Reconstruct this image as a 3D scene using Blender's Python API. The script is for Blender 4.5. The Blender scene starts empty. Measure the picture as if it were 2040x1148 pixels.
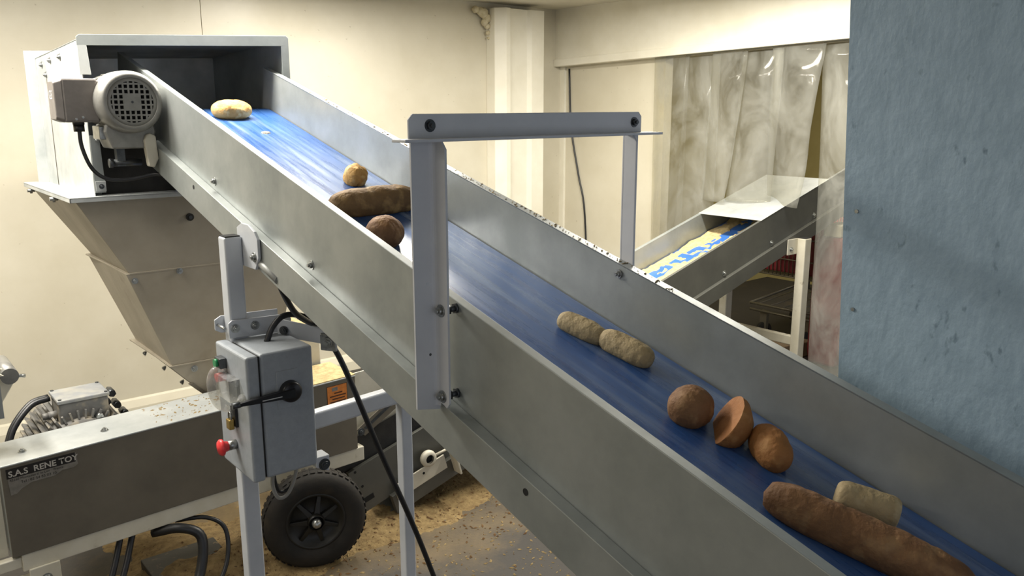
import bpy, bmesh, math, random
from math import sin, cos, pi, radians, sqrt
from mathutils import Vector as V, Matrix, noise

scene = bpy.context.scene
col = scene.collection
rnd = random.Random(7)

# ------------------------------------------------------------------ camera
cam_d = bpy.data.cameras.new('camera')
cam_d.lens = 36.0 * 1650.0 / 2040.0
cam_d.sensor_width = 36.0
cam_d.clip_start = 0.02
cam = bpy.data.objects.new('camera', cam_d)
col.objects.link(cam)
RT = V((0.7745653, -0.63249233, -0.00143177))
UP = V((0.13424074, 0.16218148, 0.97758713))
FW = V((0.61808415, 0.75739727, -0.21052638))
cam.matrix_world = Matrix(((RT.x, UP.x, -FW.x, 0.0), (RT.y, UP.y, -FW.y, 0.0), (RT.z, UP.z, -FW.z, 1.75), (0, 0, 0, 1)))
scene.camera = cam

# ------------------------------------------------------------------ world, lamps, exposure
w = bpy.data.worlds.new('world'); scene.world = w; w.use_nodes = True
w.node_tree.nodes['Background'].inputs[0].default_value = (0.84, 0.89, 1.0, 1)
w.node_tree.nodes['Background'].inputs[1].default_value = 0.30

def area(name, loc, sx, sy, power, colr, rot=(0, 0, 0)):
    l = bpy.data.lights.new(name, 'AREA'); l.shape = 'RECTANGLE'; l.size = sx; l.size_y = sy
    l.energy = power; l.color = colr
    o = bpy.data.objects.new(name, l); o.location = loc; o.rotation_euler = rot
    col.objects.link(o); return o
area('ceiling_or_fill_lamp', (0.95, 3.10, 2.45), 1.5, 0.20, 24, (1.0, 0.95, 0.86))
area('ceiling_or_fill_lamp', (0.0, 3.4, 2.45), 0.20, 1.5, 21, (1.0, 0.95, 0.86))
area('ceiling_or_fill_lamp', (2.2, 3.65, 2.45), 0.20, 1.5, 19, (1.0, 0.95, 0.86))  # unseen lamp added to lift the back wall
area('ceiling_or_fill_lamp', (3.5, 2.7, 2.45), 0.20, 1.5, 36, (1.0, 0.95, 0.84))
area('ceiling_or_fill_lamp', (-1.3, 2.0, 2.45), 0.20, 1.5, 7, (1.0, 0.94, 0.85))  # unseen fill added left of the camera for the conveyor's outer side
area('ceiling_or_fill_lamp', (5.9, 2.9, 2.45), 0.20, 1.5, 14, (1.0, 0.95, 0.84))  # unseen lamp added to brighten the next room

scene.view_settings.view_transform = 'Standard'
scene.view_settings.look = 'None'
scene.view_settings.gamma = 1.0
scene.view_settings.use_curve_mapping = False
scene.view_settings.exposure = 1.45

# ------------------------------------------------------------------ materials
def lin(h):
    h = h.lstrip('#'); r = [int(h[i:i + 2], 16) / 255 for i in (0, 2, 4)]
    return tuple((c / 12.92 if c <= .04045 else ((c + .055) / 1.055) ** 2.4) for c in r) + (1,)
MATS = {}
def mat(name, c1, c2=None, rough=.5, metal=0.0, scale=8.0, stretch=(1, 1, 1), detail=5, lo=.35, hi=.65, bump=0.0,
        bscale=None, rot=(0, 0, 0), rvar=0.0, spec=.5, c3=None, s3=60, lo3=.6, hi3=.7, coat=0.0, subs=0.0):
    m = bpy.data.materials.new(name); m.use_nodes = True; MATS[name] = m
    nt = m.node_tree; N = nt.nodes; L = nt.links; b = N['Principled BSDF']
    b.inputs['Roughness'].default_value = rough; b.inputs['Metallic'].default_value = metal
    b.inputs['Specular IOR Level'].default_value = spec
    b.inputs['Coat Weight'].default_value = coat
    b.inputs['Base Color'].default_value = lin(c1)
    tc = N.new('ShaderNodeTexCoord'); mp = N.new('ShaderNodeMapping')
    mp.inputs['Scale'].default_value = stretch; mp.inputs['Rotation'].default_value = rot
    if rot != (0, 0, 0): mp.vector_type = 'TEXTURE'; mp.inputs['Scale'].default_value = tuple(1 / s for s in stretch)
    L.new(tc.outputs['Object'], mp.inputs['Vector'])
    nz = N.new('ShaderNodeTexNoise'); nz.inputs['Scale'].default_value = scale; nz.inputs['Detail'].default_value = detail
    nz.inputs['Roughness'].default_value = .6
    L.new(mp.outputs[0], nz.inputs['Vector'])
    out = None
    if c2:
        mr = N.new('ShaderNodeMapRange'); mr.inputs[1].default_value = lo; mr.inputs[2].default_value = hi
        L.new(nz.outputs['Fac'], mr.inputs[0])
        mx = N.new('ShaderNodeMix'); mx.data_type = 'RGBA'
        mx.inputs['A'].default_value = lin(c1); mx.inputs['B'].default_value = lin(c2)
        L.new(mr.outputs[0], mx.inputs['Factor']); out = mx.outputs['Result']
        if c3:
            n3 = N.new('ShaderNodeTexNoise'); n3.inputs['Scale'].default_value = s3; n3.inputs['Detail'].default_value = 3
            L.new(mp.outputs[0], n3.inputs['Vector'])
            m3 = N.new('ShaderNodeMapRange'); m3.inputs[1].default_value = lo3; m3.inputs[2].default_value = hi3
            L.new(n3.outputs['Fac'], m3.inputs[0])
            x3 = N.new('ShaderNodeMix'); x3.data_type = 'RGBA'; x3.inputs['B'].default_value = lin(c3)
            L.new(out, x3.inputs['A']); L.new(m3.outputs[0], x3.inputs['Factor']); out = x3.outputs['Result']
        L.new(out, b.inputs['Base Color'])
        if rvar:
            r2 = N.new('ShaderNodeMapRange'); r2.inputs[1].default_value = .3; r2.inputs[2].default_value = .7
            r2.inputs[3].default_value = rough - rvar; r2.inputs[4].default_value = rough + rvar
            L.new(nz.outputs['Fac'], r2.inputs[0]); L.new(r2.outputs[0], b.inputs['Roughness'])
    if bump:
        nb = N.new('ShaderNodeTexNoise'); nb.inputs['Scale'].default_value = bscale or scale; nb.inputs['Detail'].default_value = 6
        L.new(mp.outputs[0], nb.inputs['Vector'])
        bp = N.new('ShaderNodeBump'); bp.inputs['Strength'].default_value = bump; bp.inputs['Distance'].default_value = .01
        L.new(nb.outputs['Fac'], bp.inputs['Height']); L.new(bp.outputs[0], b.inputs['Normal'])
    return m

AL = radians(14.7264)
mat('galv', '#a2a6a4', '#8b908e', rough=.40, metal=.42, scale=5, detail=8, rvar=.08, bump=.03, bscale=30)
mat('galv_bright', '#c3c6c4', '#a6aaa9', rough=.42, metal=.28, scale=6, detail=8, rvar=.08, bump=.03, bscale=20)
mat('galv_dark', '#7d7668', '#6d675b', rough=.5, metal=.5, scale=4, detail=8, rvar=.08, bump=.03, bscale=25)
mat('conveyor_shaded', '#63635d', '#575752', rough=.48, metal=.35, scale=5, detail=8, rvar=.06)  # crossing conveyor's shaded sides and far leg, shade put into the grey
mat('chute_metal', '#a59d8d', '#968e7e', rough=.5, metal=.25, scale=4, detail=8, rvar=.06, c3='#7d7260', s3=7, lo3=.66, hi3=.8)
mat('paint_grey', '#c3c7cc', '#bcc0c6', rough=.38, scale=14, bump=.02, bscale=120)
mat('hoop_grey', '#c6c8cc', '#bfc1c6', rough=.45, scale=12, bump=.02, bscale=120)
mat('box_grey', '#a0a6ac', '#989ea4', rough=.42, scale=60, bump=.05, bscale=350)
mat('cream_paint', '#d2cdbd', '#c6c0ad', rough=.45, scale=9, c3='#8f8470', s3=14, lo3=.68, hi3=.8)
mat('white_panel', '#d0cab8', '#c6bfab', rough=.38, scale=2.2, detail=8, c3='#a49b86', s3=38, lo3=.72, hi3=.8, bump=.015, bscale=3)
mat('white_trim', '#ece8da', '#e0dbca', rough=.4, scale=3)
mat('ceiling_white', '#e2ddce', '#d3cdbb', rough=.6, scale=3)
mat('next_room_wall', '#b3a670', '#a89a64', rough=.6, scale=3)
mat('osb_blue', '#a0b7c8', '#98afc0', rough=.6, scale=14, stretch=(1, 1.7, 1.0), detail=6, lo=.42, hi=.6, c3='#728898', s3=24, lo3=.66, hi3=.76, bump=.3, bscale=30)
mat('bolt_steel', '#b4b6b4', '#8e908e', rough=.3, metal=.85, scale=60)
mat('dark_steel', '#55585a', '#44474a', rough=.4, metal=.6, scale=40)
mat('motor_grey', '#868580', '#7b7a75', rough=.42, metal=.25, scale=30, bump=.04, bscale=90)
mat('motor_box', '#7c7671', '#716b66', rough=.5, metal=.15, scale=30)
mat('big_motor', '#7c7a76', '#6b6a68', rough=.6, metal=.2, scale=14, c3='#a39986', s3=22, lo3=.5, hi3=.7)
mat('big_motor_lid', '#9a9c9e', '#85888b', rough=.5, metal=.2, scale=10, c3='#b9b4a6', s3=9, lo3=.5, hi3=.7)
mat('dark_hole', '#141413', rough=.9)
mat('black_plastic', '#141416', '#1d1d20', rough=.35, scale=30)
mat('black_rubber', '#1c1b19', '#2a2824', rough=.75, scale=18, bump=.08, bscale=120)
mat('tyre', '#191714', '#26211a', rough=.8, scale=11, c3='#3a3122', s3=9, lo3=.62, hi3=.8, bump=.1, bscale=90)
mat('rim_black', '#15140f', '#1e1c17', rough=.45, scale=20)
mat('cable_black', '#17181a', '#202124', rough=.4, scale=50)
mat('cable_grey', '#8b8a84', rough=.5)
mat('conduit', '#9fa19e', rough=.5, metal=.3)
mat('red_plastic', '#e23b3f', rough=.35)
mat('green_plastic', '#12804a', rough=.35)
mat('brass', '#b99d5c', '#a58a4c', rough=.35, metal=.75, scale=50)
mat('sticker_black', '#17120d', rough=.5)
mat('sticker_silver', '#8c8880', '#7a766e', rough=.4, metal=.3, scale=40)
mat('sticker_text', '#b4b0a8', rough=.5)
mat('label_orange', '#d8853a', '#c6752e', rough=.55, scale=50)
mat('label_dark', '#4a2a10', rough=.6)
mat('thin_print', '#c9cbcc', rough=.4)
mat('foam', '#d7cdb2', '#c2b694', rough=.9, scale=40, bump=.4, bscale=60)
mat('dust', '#8d7850', '#6e5938', rough=.95, scale=30, detail=8, c3='#3f2d18', s3=80, lo3=.6, hi3=.72, bump=.6, bscale=90)
mat('pale_dust', '#c4b284', '#a8946a', rough=.95, scale=45, bump=.3, bscale=120)
mat('crumb', '#a08c62', '#86714a', rough=.9, scale=50)
mat('crumb_dark', '#553c20', '#6f532f', rough=.9, scale=50)
mat('cart_wire', '#8f8a7d', rough=.4, metal=.6)
mat('cart_red', '#8f3038', '#7a2830', rough=.5, scale=10)
mat('red_sack', '#8e2730', '#74202a', rough=.6, scale=6)
mat('cardboard', '#8a765c', '#7a674f', rough=.8, scale=6)
mat('mat_black', '#23221f', '#2e2b26', rough=.6, scale=9, c3='#6b5d45', s3=40, lo3=.62, hi3=.75)
mat('brown_floor', '#7a6349', '#69543c', rough=.7, scale=5)

# belt: streaks along the running direction
mat('belt_blue', '#274c84', '#345c98', rough=.3, spec=1.0, scale=7, stretch=(9, .55, 1), rot=(AL, 0, 0), detail=7, lo=.3, hi=.7,
    c3='#8294b0', s3=3.0, lo3=.5, hi3=.85, rvar=.08)
mat('belt_blue_b', '#3a6ab2', '#3160a8', rough=.4, scale=9)
# breads
def bread_mat(name, a, b_, c, s=9):
    mat(name, a, b_, rough=.72, scale=s, detail=8, lo=.38, hi=.62, c3=c, s3=26, lo3=.52, hi3=.72, bump=.7, bscale=45)
bread_mat('bread_golden', '#c89f5e', '#b08444', '#dcc48c')
bread_mat('bread_pale', '#b5a27c', '#a08c66', '#c8b894')
bread_mat('bread_brown', '#8a6440', '#6e4c2e', '#a58056')
bread_mat('bread_dark', '#5f4127', '#4a311c', '#7d5a34')
bread_mat('bread_tan', '#876a42', '#6c5233', '#a98a58')
bread_mat('bread_orange', '#a8743f', '#8f5d30', '#bf9058')
bread_mat('bread_cut', '#b07848', '#a06a3c', '#bd8a5c')

# floor: dark concrete with tan dust lying on it in patches
def floor_mat():
    m = bpy.data.materials.new('floor_concrete'); m.use_nodes = True; MATS['floor_concrete'] = m
    nt = m.node_tree; N = nt.nodes; L = nt.links; b = N['Principled BSDF']; b.inputs['Roughness'].default_value = .75
    g = N.new('ShaderNodeNewGeometry')
    n1 = N.new('ShaderNodeTexNoise'); n1.inputs['Scale'].default_value = 5; n1.inputs['Detail'].default_value = 9
    n2 = N.new('ShaderNodeTexNoise'); n2.inputs['Scale'].default_value = 2.2; n2.inputs['Detail'].default_value = 8; n2.inputs['Roughness'].default_value = .7
    n3 = N.new('ShaderNodeTexNoise'); n3.inputs['Scale'].default_value = 70; n3.inputs['Detail'].default_value = 4
    for n in (n1, n2, n3): L.new(g.outputs['Position'], n.inputs['Vector'])
    mx = N.new('ShaderNodeMix'); mx.data_type = 'RGBA'; mx.inputs['A'].default_value = lin('#302d29'); mx.inputs['B'].default_value = lin('#3d3934')
    L.new(n1.outputs['Fac'], mx.inputs['Factor'])
    sp = N.new('ShaderNodeSeparateXYZ'); L.new(g.outputs['Position'], sp.inputs[0])
    # distance from the middle of the dusty area on the floor
    vs = N.new('ShaderNodeVectorMath'); vs.operation = 'DISTANCE'; vs.inputs[1].default_value = (1.55, 3.35, 0)
    L.new(g.outputs['Position'], vs.inputs[0])
    d = N.new('ShaderNodeMapRange'); d.inputs[1].default_value = .45; d.inputs[2].default_value = 1.15; d.inputs[3].default_value = .75; d.inputs[4].default_value = -.25
    L.new(vs.outputs['Value'], d.inputs[0])
    ad = N.new('ShaderNodeMath'); ad.operation = 'ADD'; L.new(d.outputs[0], ad.inputs[0])
    n2r = N.new('ShaderNodeMapRange'); n2r.inputs[1].default_value = .3; n2r.inputs[2].default_value = .7; n2r.inputs[3].default_value = -.35; n2r.inputs[4].default_value = .55
    L.new(n2.outputs['Fac'], n2r.inputs[0]); L.new(n2r.outputs[0], ad.inputs[1]); ad.use_clamp = True
    ds = N.new('ShaderNodeMix'); ds.data_type = 'RGBA'; ds.inputs['A'].default_value = lin('#6b5b3e'); ds.inputs['B'].default_value = lin('#7d6a49')
    L.new(n3.outputs['Fac'], ds.inputs['Factor'])
    fx = N.new('ShaderNodeMix'); fx.data_type = 'RGBA'; L.new(mx.outputs['Result'], fx.inputs['A']); L.new(ds.outputs['Result'], fx.inputs['B'])
    L.new(ad.outputs[0], fx.inputs['Factor']); L.new(fx.outputs['Result'], b.inputs['Base Color'])
    bp = N.new('ShaderNodeBump'); bp.inputs['Strength'].default_value = .3; bp.inputs['Distance'].default_value = .004
    L.new(n3.outputs['Fac'], bp.inputs['Height']); L.new(bp.outputs[0], b.inputs['Normal'])
floor_mat()

# clear PVC, scuffed and dusty
def pvc_mat(name, base, lo_, hi_, sc, rough=.12):
    m = bpy.data.materials.new(name); m.use_nodes = True; MATS[name] = m
    nt = m.node_tree; N = nt.nodes; L = nt.links; b = N['Principled BSDF']; o = N['Material Output']
    b.inputs['Base Color'].default_value = lin(base); b.inputs['Roughness'].default_value = rough
    b.inputs['Specular IOR Level'].default_value = .7
    tr = N.new('ShaderNodeBsdfTransparent'); tr.inputs[0].default_value = (.93, .92, .88, 1)
    mx = N.new('ShaderNodeMixShader'); L.new(tr.outputs[0], mx.inputs[1]); L.new(b.outputs[0], mx.inputs[2])
    g = N.new('ShaderNodeTexCoord'); mp = N.new('ShaderNodeMapping'); mp.inputs['Scale'].default_value = (1, 1.3, .85)
    L.new(g.outputs['Object'], mp.inputs[0])
    n = N.new('ShaderNodeTexNoise'); n.inputs['Scale'].default_value = sc; n.inputs['Detail'].default_value = 8; n.inputs['Roughness'].default_value = .65
    n.inputs['Distortion'].default_value = .8
    L.new(mp.outputs[0], n.inputs['Vector'])
    mr = N.new('ShaderNodeMapRange'); mr.inputs[1].default_value = .32; mr.inputs[2].default_value = .68
    mr.inputs[3].default_value = lo_; mr.inputs[4].default_value = hi_
    L.new(n.outputs['Fac'], mr.inputs[0]); L.new(mr.outputs[0], mx.inputs[0]); L.new(mx.outputs[0], o.inputs['Surface'])
pvc_mat('pvc_strip', '#b4b5b0', .06, .32, 3.0, .06)
pvc_mat('clear_plastic', '#d8dadc', .12, .4, 30, .1)

# ------------------------------------------------------------------ mesh helpers
def ident(p): return V(p)
class MB:
    def __init__(s, fr=None): s.v = []; s.f = []; s.fr = fr or ident; s.sm = []
    def add(s, vs, fs, smooth=False):
        o = len(s.v); s.v += [V(s.fr(p)) for p in vs]; s.f += [tuple(i + o for i in f) for f in fs]; s.sm += [smooth] * len(fs); return s
    def box(s, a, b):
        (x0, y0, z0), (x1, y1, z1) = a, b
        vs = [(x0, y0, z0), (x1, y0, z0), (x1, y1, z0), (x0, y1, z0), (x0, y0, z1), (x1, y0, z1), (x1, y1, z1), (x0, y1, z1)]
        return s.hexa(vs)
    def hexa(s, vs): return s.add(vs, [(0, 3, 2, 1), (4, 5, 6, 7), (0, 1, 5, 4), (1, 2, 6, 5), (2, 3, 7, 6), (3, 0, 4, 7)])
    def prism(s, poly, fa, fb):
        # fa, fb map a polygon point to the two ends
        n = len(poly); vs = [fa(p) for p in poly] + [fb(p) for p in poly]
        return s.add(vs, [tuple(range(n - 1, -1, -1)), tuple(range(n, 2 * n))] + [(i, (i + 1) % n, n + (i + 1) % n, n + i) for i in range(n)])
    def cyl(s, p0, p1, r0, r1=None, seg=20, caps=True):
        r1 = r0 if r1 is None else r1
        p0, p1 = V(s.fr(p0)), V(s.fr(p1)); d = (p1 - p0).normalized()
        a = d.orthogonal().normalized(); b = d.cross(a)
        o = len(s.v)
        for p, r in ((p0, r0), (p1, r1)):
            for i in range(seg):
                t = 2 * pi * i / seg; s.v.append(p + a * (r * cos(t)) + b * (r * sin(t)))
        for i in range(seg):
            j = (i + 1) % seg; s.f.append((o + i, o + j, o + seg + j, o + seg + i)); s.sm.append(True)
        if caps:
            s.f.append(tuple(o + i for i in range(seg - 1, -1, -1))); s.f.append(tuple(o + seg + i for i in range(seg))); s.sm += [False, False]
        return s
    def lathe(s, prof, p0, ax, seg=32, caps=False):
        p0 = V(p0); d = V(ax).normalized(); a = d.orthogonal().normalized()
        if abs(d.z) < .9: a = V((0, 0, 1)) - d * d.z; a.normalize()
        b = d.cross(a); o = len(s.v); n = len(prof)
        for h, r in prof:
            for i in range(seg):
                t = 2 * pi * i / seg; s.v.append(p0 + d * h + a * (r * cos(t)) + b * (r * sin(t)))
        for k in range(n - 1):
            for i in range(seg):
                j = (i + 1) % seg; s.f.append((o + k * seg + i, o + k * seg + j, o + (k + 1) * seg + j, o + (k + 1) * seg + i)); s.sm.append(True)
        if caps:
            s.f.append(tuple(o + i for i in range(seg - 1, -1, -1))); s.f.append(tuple(o + (n - 1) * seg + i for i in range(seg))); s.sm += [False, False]
        return s
    def tube(s, pts, r, seg=10, sub=6):
        P = [V(s.fr(p)) for p in pts]; Q = []
        if len(P) > 2:
            E = [P[0] * 2 - P[1]] + P + [P[-1] * 2 - P[-2]]
            for i in range(1, len(E) - 2):
                for k in range(sub):
                    t = k / sub; a, b, c, d = E[i - 1], E[i], E[i + 1], E[i + 2]
                    Q.append(.5 * ((2 * b) + (c - a) * t + (2 * a - 5 * b + 4 * c - d) * t * t + (3 * b - a - 3 * c + d) * t ** 3))
            Q.append(P[-1])
        else: Q = P
        o = len(s.v); nrm = None
        for i, q in enumerate(Q):
            d = (Q[min(i + 1, len(Q) - 1)] - Q[max(i - 1, 0)]).normalized()
            nrm = d.orthogonal().normalized() if nrm is None else (nrm - d * nrm.dot(d)).normalized()
            b = d.cross(nrm)
            for k in range(seg):
                t = 2 * pi * k / seg; s.v.append(q + nrm * (r * cos(t)) + b * (r * sin(t)))
        for i in range(len(Q) - 1):
            for k in range(seg):
                j = (k + 1) % seg; s.f.append((o + i * seg + k, o + i * seg + j, o + (i + 1) * seg + j, o + (i + 1) * seg + k)); s.sm.append(True)
        e = o + (len(Q) - 1) * seg
        s.f.append(tuple(o + k for k in range(seg - 1, -1, -1))); s.f.append(tuple(e + k for k in range(seg))); s.sm += [False, False]
        return s
    def build(s, name, m, parent=None, bevel=0.0, bseg=2):
        me = bpy.data.meshes.new(name)
        off = V((0, 0, 0))
        p = parent
        while p is not None: off += p.location; p = p.parent
        org = V((0, 0, 0))
        if parent is None:
            xs = [q.x for q in s.v]; ys = [q.y for q in s.v]; zs = [q.z for q in s.v]
            org = V(((min(xs) + max(xs)) / 2, (min(ys) + max(ys)) / 2, min(zs)))
        me.from_pydata([tuple(q - off - org) for q in s.v], [], s.f)
        me.polygons.foreach_set('use_smooth', s.sm)
        me.materials.append(MATS[m]); me.update()
        bm = bmesh.new(); bm.from_mesh(me); bmesh.ops.recalc_face_normals(bm, faces=bm.faces); bm.to_mesh(me); bm.free()
        o = bpy.data.objects.new(name, me); col.objects.link(o)
        if parent: o.parent = parent
        else: o.location = org
        if bevel:
            md = o.modifiers.new('bevel', 'BEVEL'); md.width = bevel; md.segments = bseg; md.limit_method = 'ANGLE'; md.angle_limit = radians(35)
        return o
def thing(name, label, cat, loc, group=None):
    o = bpy.data.objects.new(name, None); o.empty_display_size = .1; col.objects.link(o); o.location = loc
    o['label'] = label; o['category'] = cat
    if group: o['group'] = group
    return o
def tag(o, label, cat, group=None, kind=None):
    o['label'] = label; o['category'] = cat
    if group: o['group'] = group
    if kind: o['kind'] = kind
    return o
def struct(o, label=None):
    o['kind'] = 'structure'
    if label: o['label'] = label
    return o
def hexbolt(parent, p, d, r=.0085, h=.007, m='bolt_steel', washer=True, fr=None):
    b = MB(fr); p = V(p); d = V(d).normalized()
    if washer: b.cyl(p, p + d * .002, r * 1.45, seg=18)
    b.cyl(p + d * .001, p + d * (h + .001), r, seg=6)
    b.cyl(p + d * h, p + d * (h + .005), r * .5, seg=10)
    return b.build('bolt', m, parent)
def text_mesh(body, size, m, parent, name, ex, ey, origin, off, bold=0.0):
    cu = bpy.data.curves.new(name, 'FONT'); cu.body = body; cu.size = size; cu.offset = bold; cu.resolution_u = 3
    t = bpy.data.objects.new(name + '_tmp', cu); col.objects.link(t)
    bpy.context.view_layer.update()
    dg = bpy.context.evaluated_depsgraph_get()
    me = bpy.data.meshes.new_from_object(t.evaluated_get(dg))
    bpy.data.objects.remove(t); bpy.data.curves.remove(cu)
    ex, ey = V(ex).normalized(), V(ey).normalized(); n = ex.cross(ey)
    loff = V((0, 0, 0)); p = parent
    while p is not None: loff += p.location; p = p.parent
    for v in me.vertices: v.co = V(origin) + ex * v.co.x + ey * v.co.y + n * off - loff
    me.materials.clear(); me.materials.append(MATS[m])
    o = bpy.data.objects.new(name, me); col.objects.link(o); o.parent = parent
    return o

# ================================================================== THE ROOM
YB = 4.95          # back wall
XR = 4.5           # right wall with the doorway
CZ = 2.5
f = MB().box((-2.5, -2.5, -.1), (8.2, 5.3, 0)).build('floor', 'floor_concrete'); struct(f, 'dark concrete floor dusted with crumbs')
c = MB().box((-2.5, -2.5, CZ), (8.2, 5.3, CZ + .1)).build('ceiling', 'ceiling_white'); struct(c, 'off-white ceiling')
wb = MB().box((-2.5, YB + .02, 0), (4.9, YB + .1, CZ)).build('wall_back', 'dark_hole'); struct(wb, 'cream sandwich panel wall behind the machines')
for x0, x1 in ((-2.5, .2), (.203, 1.752), (1.755, 4.6)):
    MB().box((x0, YB, 0), (x1, YB + .02, CZ)).build('panel', 'white_panel', wb, bevel=.001)
wl = MB().box((-2.6, -2.5, 0), (-2.5, 5.05, CZ)).build('wall_left', 'white_panel'); struct(wl)
# baseboard: coved skirting
bb = MB().prism([(0, 0), (.035, 0), (.03, .06), (.012, .10), (0, .11)], lambda p: (-2.5, YB - p[0], p[1]), lambda p: (XR, YB - p[0], p[1])).build('baseboard_back', 'white_panel'); struct(bb, 'coved skirting at foot of back wall')
# right wall: lower part beside the doorway, thick beam above
DY = 3.90          # left jamb of the doorway
wr = MB().box((XR + .05, DY, 0), (XR + .13, YB, 2.15)).build('wall_right', 'white_panel'); struct(wr, 'cream wall left of the strip curtain doorway')
MB().box((XR + .05, 1.2, 0), (XR + .13, 2.1, 2.15)).build('panel', 'white_panel', wr)
sl = .024          # the beam runs slightly out of level
def bz(y): return 2.075 + (YB - y) * sl
tb = MB().prism([(1.0,), (YB,)], lambda p: (0, 0, 0), lambda p: (0, 0, 0)) if 0 else MB()
def ybeam(b, xa, xb, za, zb, y0=1.0, y1=YB):
    return b.hexa([(xa, y0, bz(y0) + za), (xb, y0, bz(y0) + za), (xb, y1, bz(y1) + za), (xa, y1, bz(y1) + za),
                   (xa, y0, min(CZ, bz(y0) + zb)), (xb, y0, min(CZ, bz(y0) + zb)), (xb, y1, min(CZ, bz(y1) + zb)), (xa, y1, min(CZ, bz(y1) + zb))])
beam = ybeam(tb, XR - .02, XR + .14, .05, .6).build('trim_1', 'white_trim'); struct(beam, 'cream beam panel above the strip curtain')
ybeam(MB(), XR - .04, XR + .14, 0, .055, y1=YB + .0).build('edge_rail', 'white_trim', beam, bevel=.004)
cs = MB().box((XR + .03, YB - .05, 0), (XR + .05, YB, 2.08)).build('trim_2', 'white_trim'); struct(cs, 'narrow corner strip beneath the beam')
# boxed pipe cover against the back wall
pc = MB().prism([(3.80, 0), (3.80, -.10), (3.86, -.16), (3.90, -.16), (3.92, -.13), (4.08, -.13), (4.10, -.16), (4.22, -.16), (4.22, 0)],
                lambda p: (p[0], YB + p[1], 0), lambda p: (p[0], YB + p[1], 2.46)).build('trim_3', 'white_trim', bevel=.004); struct(pc, 'white boxed column on back wall near the corner')
# next room behind the curtain
nf = MB().box((7.6, -.5, 0), (7.7, 5.3, CZ)).build('wall_far', 'next_room_wall'); struct(nf, 'yellowish wall of the room behind the curtain')
nb_ = MB().box((XR + .13, 5.0, 0), (7.6, 5.1, CZ)).build('wall_next_room', 'next_room_wall'); struct(nb_)
# blue board on the right
bl = MB().hexa([(1.62, -2.5, 0), (1.66, -2.5, 0), (1.66, .812, 0), (1.62, .812, 0), (1.62, -2.5, CZ), (1.66, -2.5, CZ), (1.66, .945, CZ), (1.62, .945, CZ)]).build('wall_side', 'osb_blue'); struct(bl, 'blue painted strand board partition at right')
for y, z in ((.865, 1.545), (.855, 1.34)):
    MB().cyl((1.62, y, z), (1.617, y, z), .004, seg=12).build('screw', 'bolt_steel', bl)
cbw = MB().tube([(XR + .042, 4.86, 2.06), (XR + .042, 4.83, 1.62), (XR + .042, 4.74, 1.25), (XR + .042, 4.66, .93), (XR + .04, 4.6, .02)], .007).build('cable', 'cable_black')
tag(cbw, 'thin black cable hanging down the cream wall beside the doorway', 'cable')

# foam blob in the corner of ceiling and wall
fb = MB()
for (dx, dz, rr) in ((0, 0, .05), (.03, -.04, .045), (-.04, .01, .04), (.04, -.1, .03), (.045, -.15, .022), (.05, -.19, .014), (-.09, .02, .035), (.01, -.07, .035)):
    o_ = len(fb.v)
    for i in range(7):
        for j in range(10):
            th = pi * i / 6; ph = 2 * pi * j / 10; d = V((sin(th) * cos(ph), sin(th) * sin(ph), cos(th)))
            fb.v.append(V((3.755 + dx * .8, YB - .035, 2.425 + dz * .9)) + d * rr * .75 * (1 + .35 * noise.noise(d * 2.1 + V((dx * 30, dz * 30, 0)))))
    for i in range(6):
        for j in range(10):
            k = (j + 1) % 10; fb.f.append((o_ + i * 10 + j, o_ + i * 10 + k, o_ + (i + 1) * 10 + k, o_ + (i + 1) * 10 + j)); fb.sm.append(True)
tag(fb.build('foam_blob', 'foam'), 'dried beige expanding foam dripping at top of the white column', 'foam')

# ================================================================== MAIN CONVEYOR
P0 = V((.916, 1.43932, 1.43668)); AX = V((0, cos(AL), sin(AL))); NX = V((0, -sin(AL), cos(AL)))
def cv(p):                        # (x, s, t): across, along the belt (uphill), above the top edge
    x, s, t = p; return V((x, P0.y, P0.z)) + AX * s + NX * t
conv = thing('inclined_conveyor', 'galvanised inclined belt conveyor with blue belt rising to the hood', 'conveyor', (1.15, 1.4, 0))
S0 = -1.75
def sweep(name, m, poly, s0, s1, parent=conv, bevel=.0012):
    return MB(cv).prism(poly, lambda p: (p[0], s0, p[1]), lambda p: (p[0], s1, p[1])).build(name, m, parent, bevel=bevel)
nw = sweep('side_wall', 'galv', [(.896, -.26), (.896, 0), (.9165, 0), (.9165, -.004), (.8985, -.004), (.8985, -.26)], S0, 2.076)
sweep('side_channel', 'galv', [(.8955, -.202), (.868, -.202), (.868, -.291), (.8955, -.291), (.8955, -.288), (.871, -.288), (.871, -.205), (.8955, -.205)], S0, 1.60)
fwl = sweep('side_wall', 'galv', [(1.3875, -.26), (1.3875, -.004), (1.385, 0), (1.412, 0), (1.412, -.004), (1.39, -.004), (1.39, -.26)], S0, 1.88)
sweep('side_channel', 'galv', [(1.3905, -.202), (1.405, -.202), (1.405, -.291), (1.3905, -.291)], S0, 1.60)
# belt: a closed loop round the head roller
pts = [(S0, -.145), (1.80, -.145)] + [(1.80 + .05 * sin(a), -.195 + .05 * cos(a)) for a in [pi * k / 10 for k in range(1, 10)]] + [(1.80, -.245), (S0, -.245)]
MB(cv).prism(pts, lambda p: (.902, p[0], p[1]), lambda p: (1.3835, p[0], p[1])).build('belt', 'belt_blue', conv)
MB(cv).box((.90, S0, -.282), (1.386, 1.55, -.276)).build('bottom_plate', 'galv_dark', conv)
for s_ in (.417, 1.072): hexbolt(nw, cv((.896, s_, -.176)), (-1, 0, 0), r=.0088)
hexbolt(fwl, cv((1.385, -.144, -.024)), (-1, 0, 0), r=.0075)
for s_ in (1.172, -.486):
    MB().cyl(cv((.868, s_, -.226)), cv((.8672, s_, -.226)), .0068, seg=16).build('bolt_hole', 'dark_hole', conv)
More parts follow.
